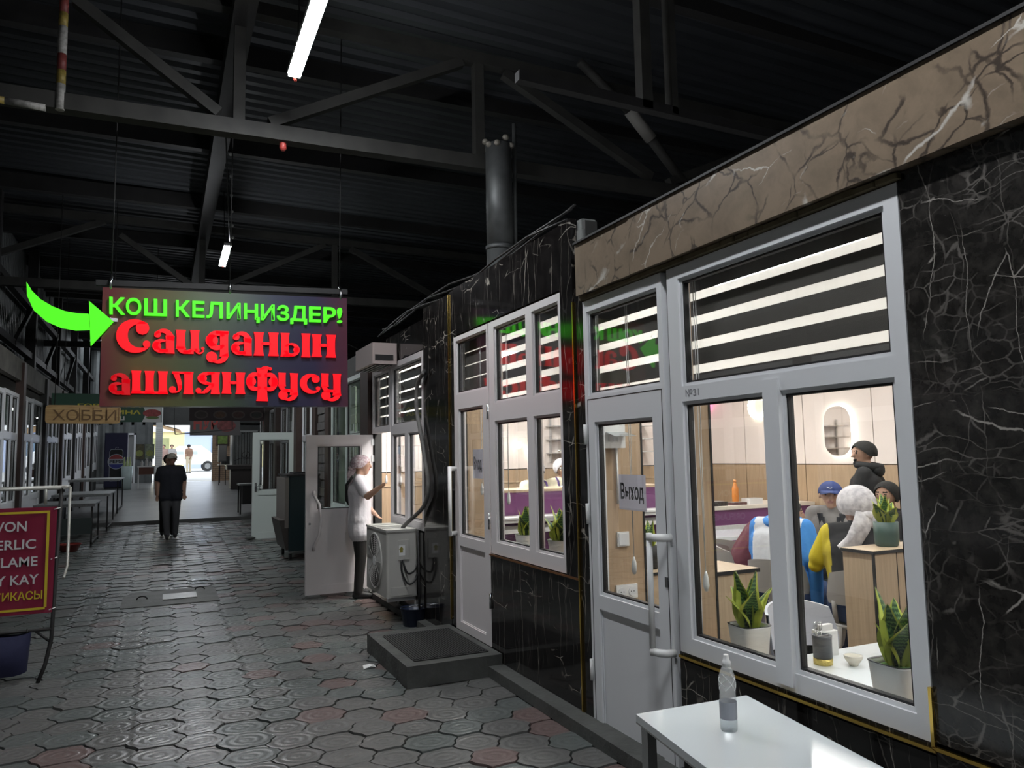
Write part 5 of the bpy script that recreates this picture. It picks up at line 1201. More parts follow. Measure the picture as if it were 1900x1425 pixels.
# outdoor table
A = onZ(1180, 1325, .6); B_ = onZ(1385, 1290, .6); C_ = onZ(1640, 1425, .6)
dv = (C_-B_)/np.linalg.norm(C_-B_); E_ = B_+dv*1.5; F_ = A+dv*1.5
t = thing('white_bench_table', 'glossy white table standing under the restaurant window outside', 'table', (0, 0, 0))
pts = [(A[0], A[1]), (B_[0], B_[1]), (E_[0], E_[1]), (F_[0], F_[1])]
MB().prism(pts, .572, .6).build('top', mat('white_table_gloss', (.62, .66, .67), .10), t)
cx_, cy_ = sum(p[0] for p in pts)/4, sum(p[1] for p in pts)/4
MB().prism([(cx_+(p[0]-cx_)*1.002, cy_+(p[1]-cy_)*1.001) for p in pts], .566, .573).build('edge_band', mat('edge_band', (.30, .30, .29), .5), t)
for p in pts:
    x, y = cx_+(p[0]-cx_)*.86, cy_+(p[1]-cy_)*.93; MB().box(x-.02, x+.02, y-.02, y+.02, 0, .57).build('leg', MT['steel'], t)
q = onZ(1353, 1356, .6)
t = thing('water_bottle', 'small clear plastic water bottle with a grey label on the white table', 'bottle', (q[0], q[1], .6))
cp = sheer_mat('clear_plastic', (.85, .88, .90), .74)
b = MB(); prof = [(.026, 0), (.030, .006), (.031, .02), (.0305, .085), (.029, .125), (.027, .132), (.029, .14), (.0315, .165), (.0295, .19), (.022, .212), (.014, .228), (.0125, .236)]
b.lathe(prof, n=24, capt=False); bo = b.build('body', cp, t)
for k in range(5): MB().tube([(.0305*math.cos(a+k*1.257)*(1-.10*abs(a-.7)), .0305*math.sin(a+k*1.257)*(1-.10*abs(a-.7)), .145+.045*a/1.5) for a in np.linspace(0, 1.5, 9)], .0012, 5).build('spiral_rib', MT['white_plastic'], bo)
MB().lathe([(.0312, .045), (.0314, .105)], n=24, capb=False, capt=False).build('label', mat('grey_label', (.33, .35, .39), .35), t)
MB().lathe([(.0285, .003), (.0292, .055), (.001, .056)], n=20).build('water', glass_mat('water', (.9, .93, .95), .03), t)
MB().lathe([(.0155, .226), (.0155, .244), (.012, .247), (.0095, .262), (.0085, .268)], n=16).build('cap', MT['white_plastic'], t)
# cutlery holder, bowl, napkin holder on the window table
h = thing('cutlery_holder', 'grey cylindrical cutlery holder with a gold band on the window table', 'cutlery holder', (2.665, 2.55, .662))
MB().lathe([(.040, .028), (.041, .11), (.043, .125), (.038, .125), (.037, .05)], n=24, capt=True).build('cup', mat('grey_holder', (.085, .09, .10), .45), h)
MB().lathe([(.0405, 0), (.0412, .028)], n=24).build('gold_band', mat('hammered_gold', (.75, .60, .20), .28, 1.0, bump=1.0, bscale=90), h)
MB().box(-.037, .037, -.002, .002, .1, .122).build('divider', MT['grey_plastic'], h)
f_ = thing('dinner_fork', 'steel forks standing in the grey cutlery holder', 'fork', (2.65, 2.555, .662))
for k in range(3):
    dx, dy = (-.012+.012*k), .008*(k % 2)
    MB().tube([(dx, dy, .05), (dx*1.3, dy, .145)], .0025, 5).build('handle', MT['steel'], f_)
    for s in (-.008, -.003, .003, .008): MB().tube([(dx*1.3+s*.6, dy, .143), (dx*1.3+s, dy, .158), (dx*1.35+s, dy, .182)], .0012, 4).build('tine', MT['steel'], f_)
t = thing('small_bowl', 'small cream bowl standing on the window table', 'bowl', (2.76, 2.47, .662))
MB().lathe([(.018, 0), (.02, .006), (.036, .028), (.040, .042), (.037, .042), (.03, .02), (.001, .01)], n=22, capt=True).build('bowl', mat('cream_china', (.72, .68, .58), .25), t)
MB().lathe([(.0375, .0415), (.0405, .0425), (.0385, .0435)], n=22, capb=False, capt=False).build('rim', MT['white_plastic'], t)
t = thing('napkin_holder', 'white napkin holder standing behind the cutlery holder', 'napkin holder', (2.80, 2.66, .662))
MB().bbox(-.05, .05, -.035, .035, 0, .11, .012).build('shell', MT['white_plastic'], t); MB().box(-.038, .038, -.012, .012, .11, .135).build('napkins', MT['white_plastic'], t)

# ================================================================== SERVICES OUTSIDE
t = thing('air_conditioner', 'ivory outdoor air conditioner unit mounted low on the dark wall', 'air conditioner', (0, 0, 0))
x0, x1, y0, y1, z0, z1 = 1.99, 2.30, 7.28, 8.10, .25, .88
MB().bbox(x0, x1, y0, y1, z0, z1, .025).build('casing', MT['ac_body'], t)
MB().bbox(x0-.008, x1+.004, y0-.008, y1+.008, z1, z1+.022, .03).build('lid', MT['ac_body'], t)
for yy in (y0+.2, y0+.4, y0+.6): MB().box(x0+.01, x1, yy, yy+.008, z1+.022, z1+.026).build('lid_rib', MT['ac_body'], t)
fy, fz_ = y0+.44, (z0+z1)/2
MB().tube([(x0-.004, fy+.27*math.cos(a), fz_+.27*math.sin(a)) for a in np.linspace(0, 2*PI, 40)], .012, 6).build('fan_ring', MT['ac_body'], t)
MB().tube([(x0-.006, fy, fz_), (x0+.0, fy, fz_)], .262, 36).build('fan_well', mat('fan_dark', (.05, .048, .045), .6), t)
for r in np.linspace(.06, .25, 10): MB().tube([(x0-.009, fy+r*math.cos(a), fz_+r*math.sin(a)) for a in np.linspace(0, 2*PI, 36)], .0025, 4).build('grille_ring', MT['ac_body'], t)
for k in range(12): a = k*PI/6; MB().tube([(x0-.010, fy+.05*math.cos(a), fz_+.05*math.sin(a)), (x0-.010, fy+.26*math.cos(a), fz_+.26*math.sin(a))], .003, 4).build('grille_spoke', MT['ac_body'], t)
MB().tube([(x0-.014, fy, fz_), (x0-.005, fy, fz_)], .05, 20).build('fan_badge', MT['white_plastic'], t)
MB().box(x0+.11, x0+.22, y0-.012, y0, z0+.36, z0+.55).build('service_cover', MT['ac_body'], t)
MB().box(x0+.12, x0+.18, y0-.014, y0-.012, z0+.40, z0+.50).build('sticker', MT['white_plastic'], t)
MB().prismT([(.128, .43), (.158, .43), (.158, .46), (.170, .46), (.143, .49), (.118, .46), (.128, .46)], 0, .001, lambda u, v, d: (x0+u, y0-.0142-d, z0+v)).build('warning_arrow', mat('olive_print', (.25, .22, .05), .5), t)
for s, dz in ((0, .0), (.02, .10)): MB().tube(crv([(x0+.14+s, y0-.012, z0+.36), (x0+.145+s, y0-.03, z0+.24+dz*.7), (x0+.20, y0-.045, z0+.13+dz), (x0+.27, y0-.03, z0+.15+dz), (x0+.31, y0-.0, z0+.22+dz)]), .009, 8).build('power_cable', MT['gasket'], t)
for yy in (y0+.08, y1-.14): MB().box(x0+.03, 2.345, yy, yy+.04, z0-.05, z0).build('bracket', MT['white_plastic'], t); MB().box(2.30, 2.34, yy, yy+.04, z0-.22, z0).build('bracket_leg', MT['white_plastic'], t)
MB().box(x0+.04, x1-.02, y0-.01, y0, z0+.02, z0+.10).build('lower_plate', MT['ac_body'], t)
t = thing('insulated_hose', 'grey wrapped hose looping down the dark wall to the air conditioner', 'hose', (0, 0, 0))
hp = [onX(x, y, 2.27) for x, y in ((786, 690), (774, 715), (773, 760), (780, 800), (788, 850), (794, 890), (793, 920), (783, 944), (768, 956), (757, 963))]
hp = [tuple(q) for q in hp]; hp[-1] = (2.2, 7.45, .90); hp[-2] = (2.22, 7.36, .955)
MB().tube(crv(hp), .02, 10).build('wrap', mat('hose_wrap', (.16, .155, .145), .7, var=.3, vscale=20), t)
MB().tube([(2.29, hp[0][1], hp[0][2]), hp[0]], .03, 8).build('wall_collar', MT['soot_steel'], t)
MB().tube([(2.28, 7.2, .9), (2.28, 7.17, .45), (2.28, 7.16, .08)], .012, 6).build('drain_tube', MT['soot_steel'], t)
t = thing('wall_unit', 'pale boxy air unit fixed high on the wall above the open doorway', 'air conditioner', (0, 0, 0))
MB().bbox(2.02, 2.30, 7.95, 8.75, 2.62, 2.85, .02).build('casing', mat('dusty_pink_white', (.40, .33, .31), .5), t)
MB().box(2.06, 2.26, 8.0, 8.7, 2.612, 2.62).build('outlet', MT['black'], t)
for k in range(4): MB().box(2.07+k*.05, 2.075+k*.05, 8.0, 8.7, 2.606, 2.612).build('louvre', MT['white_plastic'], t)
MB().box(2.05, 2.25, 7.942, 7.95, 2.66, 2.72).build('end_vent', MT['soot_steel'], t)
t = thing('freezer_cabinet', 'dark teal wheeled freezer cabinet with a steel front beside the open door', 'freezer', (0, 0, zf(12.7)))
MB().bbox(1.80, 2.26, 12.3, 13.3, .14, 1.30, .02).build('body', mat('teal_black', (.012, .03, .034), .3), t)
MB().box(1.74, 1.80, 12.3, 13.3, .50, 1.28).build('front', mat('beige_steel', (.26, .23, .21), .4, .5), t)
MB().add([(1.66, 12.32, .62), (1.80, 12.32, .62), (1.80, 12.32, .16), (1.76, 12.32, .16), (1.66, 13.28, .62), (1.80, 13.28, .62), (1.80, 13.28, .16), (1.76, 13.28, .16)], [(0, 1, 2, 3), (7, 6, 5, 4), (0, 4, 5, 1), (0, 3, 7, 4)]).build('tray', mat('brown_tray', (.06, .05, .045), .5), t)
MB().bbox(1.76, 2.28, 12.28, 13.32, 1.30, 1.33, .02).build('lid', MT['soot_steel'], t)
MB().bbox(1.9, 2.2, 12.5, 13.0, 1.33, 1.36, .04).build('top_mat', MT['black'], t)
for x in (1.84, 2.2):
    for y in (12.4, 13.2): w_ = MB().tube([(x-.02, y, .05), (x+.02, y, .05)], .05, 12).build('caster', MT['gasket'], t); MB().box(x-.02, x+.02, y-.02, y+.02, .08, .14).build('fork', MT['steel'], w_)
vm = mat('vent_grey', (.3, .32, .32), .4)
for r in range(6): MB().box(2.12, 2.20, 12.29, 12.3, .35+r*.04, .36+r*.04).build('vent_slot', vm, t)
t = thing('floor_stone', 'small pale stone propping the pale open door', 'stone', (1.55, 15.48, zf(15.5)))
MB().sphere((0, 0, .03), (.10, .06, .03), 10).build('stone', MT['concrete'], t)
t = thing('blue_bucket', 'dark blue bucket on the floor behind the concrete step', 'bucket', tuple(onZ(768, 1160, 0)))
MB().lathe([(.10, 0), (.13, .17), (.135, .17), (.125, .165), (.095, .02)], n=20).build('body', mat('dark_blue_plastic', (.012, .02, .05), .4), t)
MB().tube([(.13*math.cos(a), .13*math.sin(a)*.3, .17+.0*a) for a in np.linspace(0, PI, 10)], .005, 5).build('handle', MT['steel'], t)
t = thing('vent_duct', 'tall galvanised vent duct rising above the dark shop front', 'duct', (3.0, 6.72, 3.02))
MB().tube([(0, 0, -.25), (0, 0, .62)], .135, 24).build('lower_section', MT['galv'], t); MB().tube([(0, 0, .62), (0, 0, .66)], .143, 24).build('joint_collar', MT['galv'], t)
MB().tube([(0, 0, .66), (0, 0, 1.7)], .132, 24).build('upper_section', MT['galv'], t)
b = MB()
for k in range(9):
    a = k*.7; b.sphere((.13*math.cos(a), .13*math.sin(a), 1.70+.04*math.sin(k*2)), (.035, .035, .03), 8)
b.build('foil_wrap', mat('torn_foil', (.24, .22, .19), .6, .4, bump=.8, bscale=30), t)
MB().tube([(.16, -.02, .55), (.17, -.02, 1.95)], .022, 8).build('thin_pipe', MT['galv'], t)
MB().tube([(.17, .02, -.2), (.17, .02, .5)], .04, 8).build('side_pipe', MT['soot_steel'], t)
t = thing('roof_cables', 'loose dark cables strung along the top of the dark shop fronts', 'cable', (0, 0, 0))
for k in range(3): MB().tube([(2.36+.03*k, 4.2+i*.6, 3.13+.03*k+.05*math.sin(i*1.3+k)) for i in range(9)], .009, 5).build('wire', MT['soot_steel'], t)
# ================================================================== PEOPLE
def capsule_mesh(b, p0, p1, r0, r1, n=12):
    p0, p1 = Vector(p0), Vector(p1); d = p1-p0
    if d.length < 1e-5: b.sphere(tuple(p0), max(r0, r1), n); return
    L = d.length; d.normalize(); path = []; rs = []
    for k in range(5): a = PI/2*k/4; path.append(p0-d*r0*math.cos(a)); rs.append(max(.0005, r0*math.sin(a)))
    for k in range(1, 5): a = PI/2*k/4; path.append(p1+d*r1*math.sin(a)); rs.append(max(.0005, r1*math.cos(a)))
    path.insert(5, p1); rs.insert(5, r1)
    b.tube(path, rs, n)
def remesh_body(prims, mats, voxel, smooth=5):
    b = MB()
    for (p0, p1, r0, r1, tg) in prims: capsule_mesh(b, p0, p1, r0, r1)
    me = b.mesh('body', [m for m in mats.values()])
    o = bpy.data.objects.new('tmp', me); COL.objects.link(o)
    rm = o.modifiers.new('r', 'REMESH'); rm.mode = 'VOXEL'; rm.voxel_size = voxel
    sm = o.modifiers.new('s', 'SMOOTH'); sm.iterations = smooth; sm.factor = .5
    dg = bpy.context.evaluated_depsgraph_get(); me2 = bpy.data.meshes.new_from_object(o.evaluated_get(dg)); bpy.data.objects.remove(o)
    n = len(me2.polygons); c = np.empty(n*3); me2.polygons.foreach_get('center', c); c = c.reshape(-1, 3)
    best = np.full(n, 1e9); idx = np.zeros(n, int); keys = list(mats.keys())
    for (p0, p1, r0, r1, tg) in prims:
        if tg not in keys: continue
        a, q = np.array(p0, float), np.array(p1, float); d = q-a; L2 = max(d@d, 1e-9)
        t = np.clip((c-a)@d/L2, 0, 1); dist = np.linalg.norm(c-(a+t[:, None]*d), axis=1)-(r0+(r1-r0)*t)
        m = dist < best-1e-4; best[m] = dist[m]; idx[m] = keys.index(tg)
    me2.materials.clear()
    for m in mats.values(): me2.materials.append(m)
    me2.polygons.foreach_set('material_index', idx.astype(np.int32)); me2.polygons.foreach_set('use_smooth', [True]*n); me2.update()
    return me2
STAND = dict(pel=(0, 0, .93), wst=(0, .01, 1.08), chs=(0, .0, 1.27), nek=(0, .0, 1.45), hed=(0, .025, 1.575),
             shL=(-.17, 0, 1.385), elL=(-.225, -.02, 1.11), wrL=(-.225, .06, .86), shR=(.17, 0, 1.385), elR=(.225, -.02, 1.11), wrR=(.225, .06, .86),
             hiL=(-.09, 0, .90), knL=(-.095, .02, .49), anL=(-.095, -.01, .085), hiR=(.09, 0, .90), knR=(.095, .02, .49), anR=(.095, -.01, .085))
SIT = dict(pel=(0, 0, .55), wst=(0, .0, .70), chs=(0, .02, .89), nek=(0, .05, 1.065), hed=(0, .085, 1.185),
           shL=(-.17, .03, 1.0), elL=(-.23, .10, .76), wrL=(-.14, .33, .80), shR=(.17, .03, 1.0), elR=(.23, .10, .76), wrR=(.14, .33, .80),
           hiL=(-.09, .03, .53), knL=(-.10, .42, .52), anL=(-.10, .40, .09), hiR=(.09, .03, .53), knR=(.10, .42, .52), anR=(.10, .40, .09))
V3 = lambda p: np.array(p, float)
def figure(label, loc, rz, base, over, mats, sleeve='short', top_len=.0, scale=1.0, voxel=.011, look=0.0, bulk=1.0, hands=True, pants='pants', group=None, legw=1.14):
    """one continuous body built from tapered limbs; look turns the head (radians, + = left)"""
    J = dict(base); J.update(over); J = {k: V3(v) for k, v in J.items()}
    t = thing('person', label, 'person', loc, rz, group); P = []
    def c(a, b_, r0, r1, tg): P.append((J[a] if isinstance(a, str) else V3(a), J[b_] if isinstance(b_, str) else V3(b_), r0, r1, tg))
    up = J['nek']-J['pel']; up /= np.linalg.norm(up); sd = J['shR']-J['shL']; sd /= np.linalg.norm(sd)
    ex = sd
    for a, w, r in (('chs', .085, .118), ('wst', .07, .110), ('pel', .075, .118)): c(J[a]-ex*w*bulk, J[a]+ex*w*bulk, r*bulk, r*bulk, 'top' if a != 'pel' or top_len > 0 else pants)
    for sg_ in (-1, 1):
        c(J['pel']+ex*sg_*.072*bulk, J['wst']+ex*sg_*.068*bulk, .118*bulk, .112*bulk, 'top'); c(J['wst']+ex*sg_*.068*bulk, J['chs']+ex*sg_*.082*bulk, .112*bulk, .118*bulk, 'top')
    c('wst', 'chs', .12*bulk, .125*bulk, 'top'); c('pel', 'wst', .125*bulk, .118*bulk, 'top')
    c(J['shL']+ex*.03, J['shR']-ex*.03, .075, .075, 'top'); c('chs', 'nek', .10, .055, 'top'); c('nek', J['nek']+(J['hed']-J['nek'])*.6, .052, .050, 'skin')
    for s in 'LR':
        e, w, sh = J['el'+s], J['wr'+s], J['sh'+s]
        mid = sh+(e-sh)*.75
        c(sh, mid, .062*bulk, .060*bulk, 'top'); c(mid, e, .050, .043, 'top' if sleeve == 'long' else 'skin')
        c(e, w, .043, .030, 'top' if sleeve == 'long' else 'skin')
        if sleeve == 'long': c(e, w, .048, .040, 'top')
        d = w-e; d /= np.linalg.norm(d); side = np.cross(d, up); nn = np.linalg.norm(side); side = side/nn if nn > .2 else ex
        if hands:
            pm_ = w+d*.045; c(w+d*.01, pm_-side*.018, .020, .017, 'skin'); c(w+d*.01, pm_+side*.018, .020, .017, 'skin')
            curl = np.cross(side, d)*(.35)
            for k, L in enumerate((.055, .066, .060, .046)):
                b0 = pm_+side*(-.027+.018*k)+d*.012; b1 = b0+d*L*.55+curl*L*.1; b2 = b1+(d*.7+curl)*L*.5
                c(b0, b1, .0095, .0088, 'skin'); c(b1, b2, .0088, .0078, 'skin')
            tb = w+d*.02-side*.022; c(tb, tb+d*.03-side*.022, .012, .010, 'skin'); c(tb+d*.03-side*.022, tb+d*.055-side*.024, .010, .0085, 'skin')
        h, k, a = J['hi'+s], J['kn'+s], J['an'+s]
        c(h, k, .090*bulk*legw**.5, .060*legw, pants); c(k, a, .060*legw, .048*legw, pants)
        f = V3((0, 1, 0)); c(a-V3((0, .0, .03)), a+f*.13-V3((0, 0, .05)), .042, .034, 'shoe'); c(a-f*.035-V3((0, 0, .045)), a+f*.14-V3((0, 0, .053)), .036, .032, 'shoe')
        if top_len > 0:
            c(J['pel']+(h-J['pel'])*.8, h+(k-h)*top_len, .122*bulk, .120*bulk, 'top')
    # head
    H = J['hed']; f = V3((math.sin(-look), math.cos(look), 0)); rt = V3((f[1], -f[0], 0)); z = V3((0, 0, 1))
    c(H+z*.025-f*.018, H+z*.02+f*.022, .088, .085, 'skin'); c(H-z*.02+f*.03, H-z*.075+f*.045, .072, .043, 'skin')
    c(H+f*.105+z*.012, H+f*.118-z*.018, .010, .015, 'skin')
    for s in (-1, 1):
        c(H+rt*.088*s-z*.0, H+rt*.092*s-z*.02-f*.008, .014, .011, 'skin')
        c(H+rt*.034*s+f*.094+z*.017, H+rt*.036*s+f*.094+z*.017, .0095, .0095, 'eye'); c(H+rt*.018*s+f*.099+z*.037, H+rt*.052*s+f*.088+z*.037, .007, .006, 'brow')
    c(H-rt*.02+f*.096-z*.052, H+rt*.02+f*.096-z*.052, .0085, .0085, 'lip')
    mm = dict(mats); mm.setdefault('skin', MT['skin']); mm['eye'] = MT['black']; mm['brow'] = MT['hair']; mm.setdefault('lip', MT['lip']); mm.setdefault('shoe', MT['black']); mm.setdefault('pants', MT['black'])
    P = [(p0*scale, p1*scale, r0*scale, r1*scale, tg) for p0, p1, r0, r1, tg in P]
    o = link('body', remesh_body(P, mm, voxel), t)
    t['_hed'] = [float(v) for v in H*scale]; t['_look'] = look; t['_sc'] = scale
    return t
def head_frame(t):
    H = V3(t['_hed']); a = t['_look']; f = V3((math.sin(-a), math.cos(a), 0)); return H, f, V3((f[1], -f[0], 0)), V3((0, 0, 1)), t['_sc']
def shell(t, name, m, r, lo, drop=0.0, face=.25, back=.0, zoff=.02, n=24, rows=10, thick=.0):
    """cap-like shell over the skull: lo = polar angle limit at the back, face = how far the front is cut up"""
    H, f, rt, z, s = head_frame(t); R = []
    for i in range(rows+1):
        ring = []
        for k in range(n):
            a = 2*PI*k/n; fr = max(0, math.cos(a)); lim = lo-(lo-face*PI)*fr**1.2
            ph = lim*i/rows; rr = r*(1+back*max(0, -math.cos(a))*math.sin(ph))
            p = H+z*zoff*s+(f*math.cos(a)*math.sin(ph)*1.12+rt*math.sin(a)*math.sin(ph)+z*math.cos(ph)*1.05)*rr*s-f*.005*s
            ring.append(tuple(p))
        R.append(ring)
    b = MB(); b.grid(R, closed=True); b.grid([[tuple(V3(p)+(H+z*.02*s-V3(p))*.05) for p in r_] for r_ in R][::-1], closed=True)
    return b.build(name, m, t)
def cap_peak(t, m, r=.105):
    H, f, rt, z, s = head_frame(t); rows = []
    for j in range(5):
        q = j/4; rows.append([tuple(H+(f*(math.cos(a)*r*1.1+.075*q*math.cos(a))+rt*math.sin(a)*r*(1-.12*q)+z*(.048-.012*q-.02*q*abs(math.sin(a))))*s) for a in np.linspace(-1.15, 1.15, 11)])
    b = MB(); b.grid(rows); b.grid([[(x, y, zz-.006) for x, y, zz in r_] for r_ in rows][::-1]); b.build('peak', m, t)
def cloth_tail(t, name, m, pts, w0, w1, nrm=None):
    b = MB(); rows = []; pts = [V3(p) for p in pts]; n = len(pts)
    for i, p in enumerate(pts):
        d = pts[min(i+1, n-1)]-pts[max(i-1, 0)]; d /= np.linalg.norm(d); s = np.cross(d, V3(nrm) if nrm is not None else V3((0, 1, 0))); s /= max(1e-6, np.linalg.norm(s)); w = w0+(w1-w0)*i/(n-1); nn = np.cross(s, d)
        ring = [tuple(p+s*w*math.cos(a)+nn*(.022+.008*math.sin(3*a+i))*math.sin(a)) for a in np.linspace(0, 2*PI, 14, endpoint=False)]
        rows.append(ring)
    b.grid(rows, closed=True); b.add(rows[-1], [tuple(range(14))]); b.build(name, m, t)
def strap(t, pts, r, m, name='bag_strap'): MB().tube(pts, r, 6).build(name, m, t)
MT['lip'] = mat('lip', (.30, .13, .11), .5)
def cl(name, c, **k): return mat(name, c, .85, bump=.25, bscale=35, **k)
WH = cl('white_tunic', (.66, .63, .65)); SCF = mat('white_scarf', (.70, .68, .69), .8, col2=(.42, .40, .43), vscale=28, bump=.3, bscale=30)
PALE = cl('pale_uniform', (.75, .70, .52)); APR = cl('purple_apron', (.10, .05, .20)); NAVY = cl('navy_tee', (.010, .011, .018)); GREY = cl('grey_trousers', (.055, .055, .06)); BLKC = cl('black_hoodie', (.011, .011, .012))
JEAN = cl('blue_jeans', (.03, .06, .16)); MAR = cl('maroon_sweater', (.13, .035, .05)); YEL = cl('yellow_sleeve', (.55, .44, .02)); LBL = cl('blue_sleeve', (.06, .26, .68)); GRT = cl('grey_shirt', (.21, .20, .195)); CREAM = cl('cream_hat', (.55, .49, .36)); BCAP = cl('blue_cap', (.03, .05, .17)); WPA = cl('white_padding', (.62, .64, .68)); BEIGE = cl('beige_trousers', (.42, .36, .26)); TCAP = cl('tan_cap', (.36, .33, .28))

# walking man
t = figure('man in navy tee shirt, grey trousers and pale cap walking up the aisle', (.155, 16.45, zf(16.45)), PI, STAND,
           dict(elL=(-.24, -.02, 1.12), wrL=(-.24, .05, .87), elR=(.24, -.03, 1.12), wrR=(.25, .0, .86), knL=(-.10, .03, .49), anL=(-.09, -.06, .10), knR=(.085, .06, .49), anR=(.06, .06, .085)),
           dict(top=NAVY, pants=GREY, skin=MT['skin_shade'], shoe=MT['black']), top_len=.15, scale=.985, bulk=1.12, voxel=.012, look=.25)
shell(t, 'cap', TCAP, .101, 1.62, face=.40); cap_peak(t, TCAP, .095)
t = figure('dark haired person in black walking close behind the man with the pale cap', (.10, 17.15, zf(17.15)), PI, STAND, {}, dict(top=BLKC, pants=MT['black'], skin=MT['skin_shade']), voxel=.02, scale=.97, hands=False)
shell(t, 'hair', MT['hair'], .107, 2.5, face=.36)
# people in the street
for k, (px, lab, tp, pn) in enumerate(((303, 'person in pale clothes standing at the street opening beside the tiled pier', cl('dusty_pink_top', (.22, .14, .12)), BEIGE), (318, 'person in dark clothes with folded arms before the parked car', GRT, GREY), (350, 'person in a brown top and beige trousers standing by the brick wall side', cl('brown_top', (.16, .09, .06)), BEIGE))):
    q = onY(px, 868, 49.0); z = zf(49)
    ov = dict(wrL=(.05, .20, 1.10), wrR=(-.05, .18, 1.13), elL=(-.24, .06, 1.12), elR=(.24, .06, 1.12)) if k == 1 else {}
    t = figure(lab, (q[0], 49.0, z), PI*(.9, 1.0, .2)[k], STAND, ov, dict(top=tp, pants=pn, skin=MT['skin_shade']), voxel=.024, hands=False, scale=1.0, bulk=1.1)
    shell(t, 'hair', MT['hair'], .103, 2.0, face=.34)
# woman at the doorway
hd = onX(722, 918, 2.22)
wl_ = (2.10, 8.88, 0.0)
def toloc(p, loc, rz, s=1.0):
    d = V3(p)-V3(loc); c_, s_ = math.cos(-rz), math.sin(-rz); return V3((c_*d[0]-s_*d[1], s_*d[0]+c_*d[1], d[2]))/s
RZW = math.radians(-105); SW = .965
tgt = toloc((2.20, 8.38, 1.27), wl_, RZW, SW)
el = V3((.17, 0, 1.385))*.45+tgt*.55+V3((.0, -.02, -.13))
t = figure('woman in a white tunic, black trousers and patterned headscarf reaching to the window frame', wl_, RZW, STAND,
           dict(elR=tuple(el), wrR=tuple(tgt), elL=(-.22, .03, 1.12), wrL=(-.17, .18, .98)), dict(top=WH, pants=cl('black_trousers', (.016, .014, .013)), skin=MT['skin']), top_len=.28, scale=SW, bulk=1.13, voxel=.0095, look=.1)
SC2 = mat('patterned_scarf', (.62, .55, .56), .8, col2=(.32, .20, .22), vscale=45, bump=.3, bscale=30)
shell(t, 'headscarf', SC2, .108, 2.0, face=.33, back=.12)
H, f, rt, z, s = head_frame(t)
cloth_tail(t, 'scarf_tail', SC2, [H-f*.09-z*.02, H-f*.13-z*.10, H-f*.13-z*.2, H-f*.12-z*.28], .045, .03, (1, 0, 0))
MB().sphere(tuple(H-f*.115-z*.03), (.04, .04, .035), 10).build('scarf_knot', SC2, t)
strap(t, [(.12, -.07, 1.40), (.05, -.145, 1.30), (-.08, -.155, 1.12), (-.17, -.06, .98), (-.2, .05, .95)], .017, MT['black'])
# counter workers
for k, (px, py) in enumerate(((994, 872), (1041, 868))):
    q = onY(px, py, 8.12); sc = (q[2]+.0)/1.585
    t = figure(('counter worker in pale uniform and lace scarf bowing over the counter', 'counter worker in pale uniform and white hood behind the chrome tap')[k], (q[0], 8.12, 0), PI, STAND, dict(elL=(-.23, .08, 1.12), wrL=(-.12, .30, 1.18), elR=(.23, .08, 1.12), wrR=(.12, .30, 1.18)), dict(top=PALE, pants=MT['black']), scale=sc, voxel=.014, hands=False, bulk=1.1, top_len=.1)
    shell(t, 'headscarf', SCF, .112, 2.35, face=.34 if k else .5, back=.1)
    MB().prismT([(-.13*sc, .85*sc), (.13*sc, .85*sc), (.12*sc, 1.30*sc), (-.12*sc, 1.30*sc)], .135*sc, .155*sc, lambda u, v, d: (u, d, v)).build('apron', APR, t)
    for sx in (-1, 1): MB().tube([(sx*.11*sc, .145*sc, 1.30*sc), (sx*.10*sc, .10*sc, 1.42*sc), (sx*.08*sc, 0, 1.46*sc)], .012, 6).build('apron_strap', APR, t)
# standing young man in black hoodie
q = atD(1606, 832, 7.3)
t = figure('bearded young man in a black hooded jacket standing behind the seated diners', (q[0], q[1], 0), math.radians(30), STAND, dict(elL=(-.25, .06, 1.12), wrL=(-.10, .24, 1.10), elR=(.25, .06, 1.12), wrR=(.10, .24, 1.10)), dict(top=BLKC, pants=MT['black'], lip=MT['hair']), sleeve='long', scale=.985, bulk=1.28, voxel=.011, look=.75, top_len=.12)
shell(t, 'hair', MT['hair'], .111, 1.9, face=.31, back=.08)
H, f, rt, z, s = head_frame(t)
MB().sphere(tuple(H+f*.055-z*.085), (.05, .05, .035), 10).build('beard', MT['hair'], t)
b = MB(); b.tube([(.11*math.cos(a), -.02+.10*math.sin(a), 1.44+.015*math.sin(a)) for a in np.linspace(0, 2*PI, 20)], .038, 8, cap=False); b.sphere((0, -.10, 1.40), (.12, .06, .07), 12); b.build('hood', BLKC, t)

# seated diners round the rotated table
TC = V3((4.98, 4.58, 0)); TZ = math.radians(-42)
for o in list(bpy.data.objects):
    if o.get('label') == 'white dining table where the diners sit around': o.location = tuple(TC); o.rotation_euler = (0, 0, TZ+PI/2*0)
    if o.get('label') == 'white dining table before the till counter': o.location = (5.45, 6.45, 0)
def seat(px, py, dep, face_to, label, grpchair=True):
    q = atD(px, py, dep); d = face_to[:2]-q[:2]; rz = math.atan2(d[1], d[0])-PI/2
    return (q[0], q[1], 0.0), rz
def with_chair(loc, rz, lab):
    return chair(lab, (loc[0], loc[1], 0), rz, MT['grey_plastic'], 'shell chairs')
# white scarf, black and yellow jacket
loc, rz = seat(1590, 930, 5.15, TC, '')
t = figure('seated woman in black jacket with yellow sleeves and white headscarf', loc, rz, SIT, dict(hed=(0, .06, 1.175), elL=(-.27, .08, .78), wrL=(-.16, .30, .80)), dict(top=BLKC, arm=YEL, pants=JEAN), sleeve='long', voxel=.010, bulk=1.15, scale=1.03, look=.35)
b_ = [o for o in t.children if o.name.startswith('body')][0]
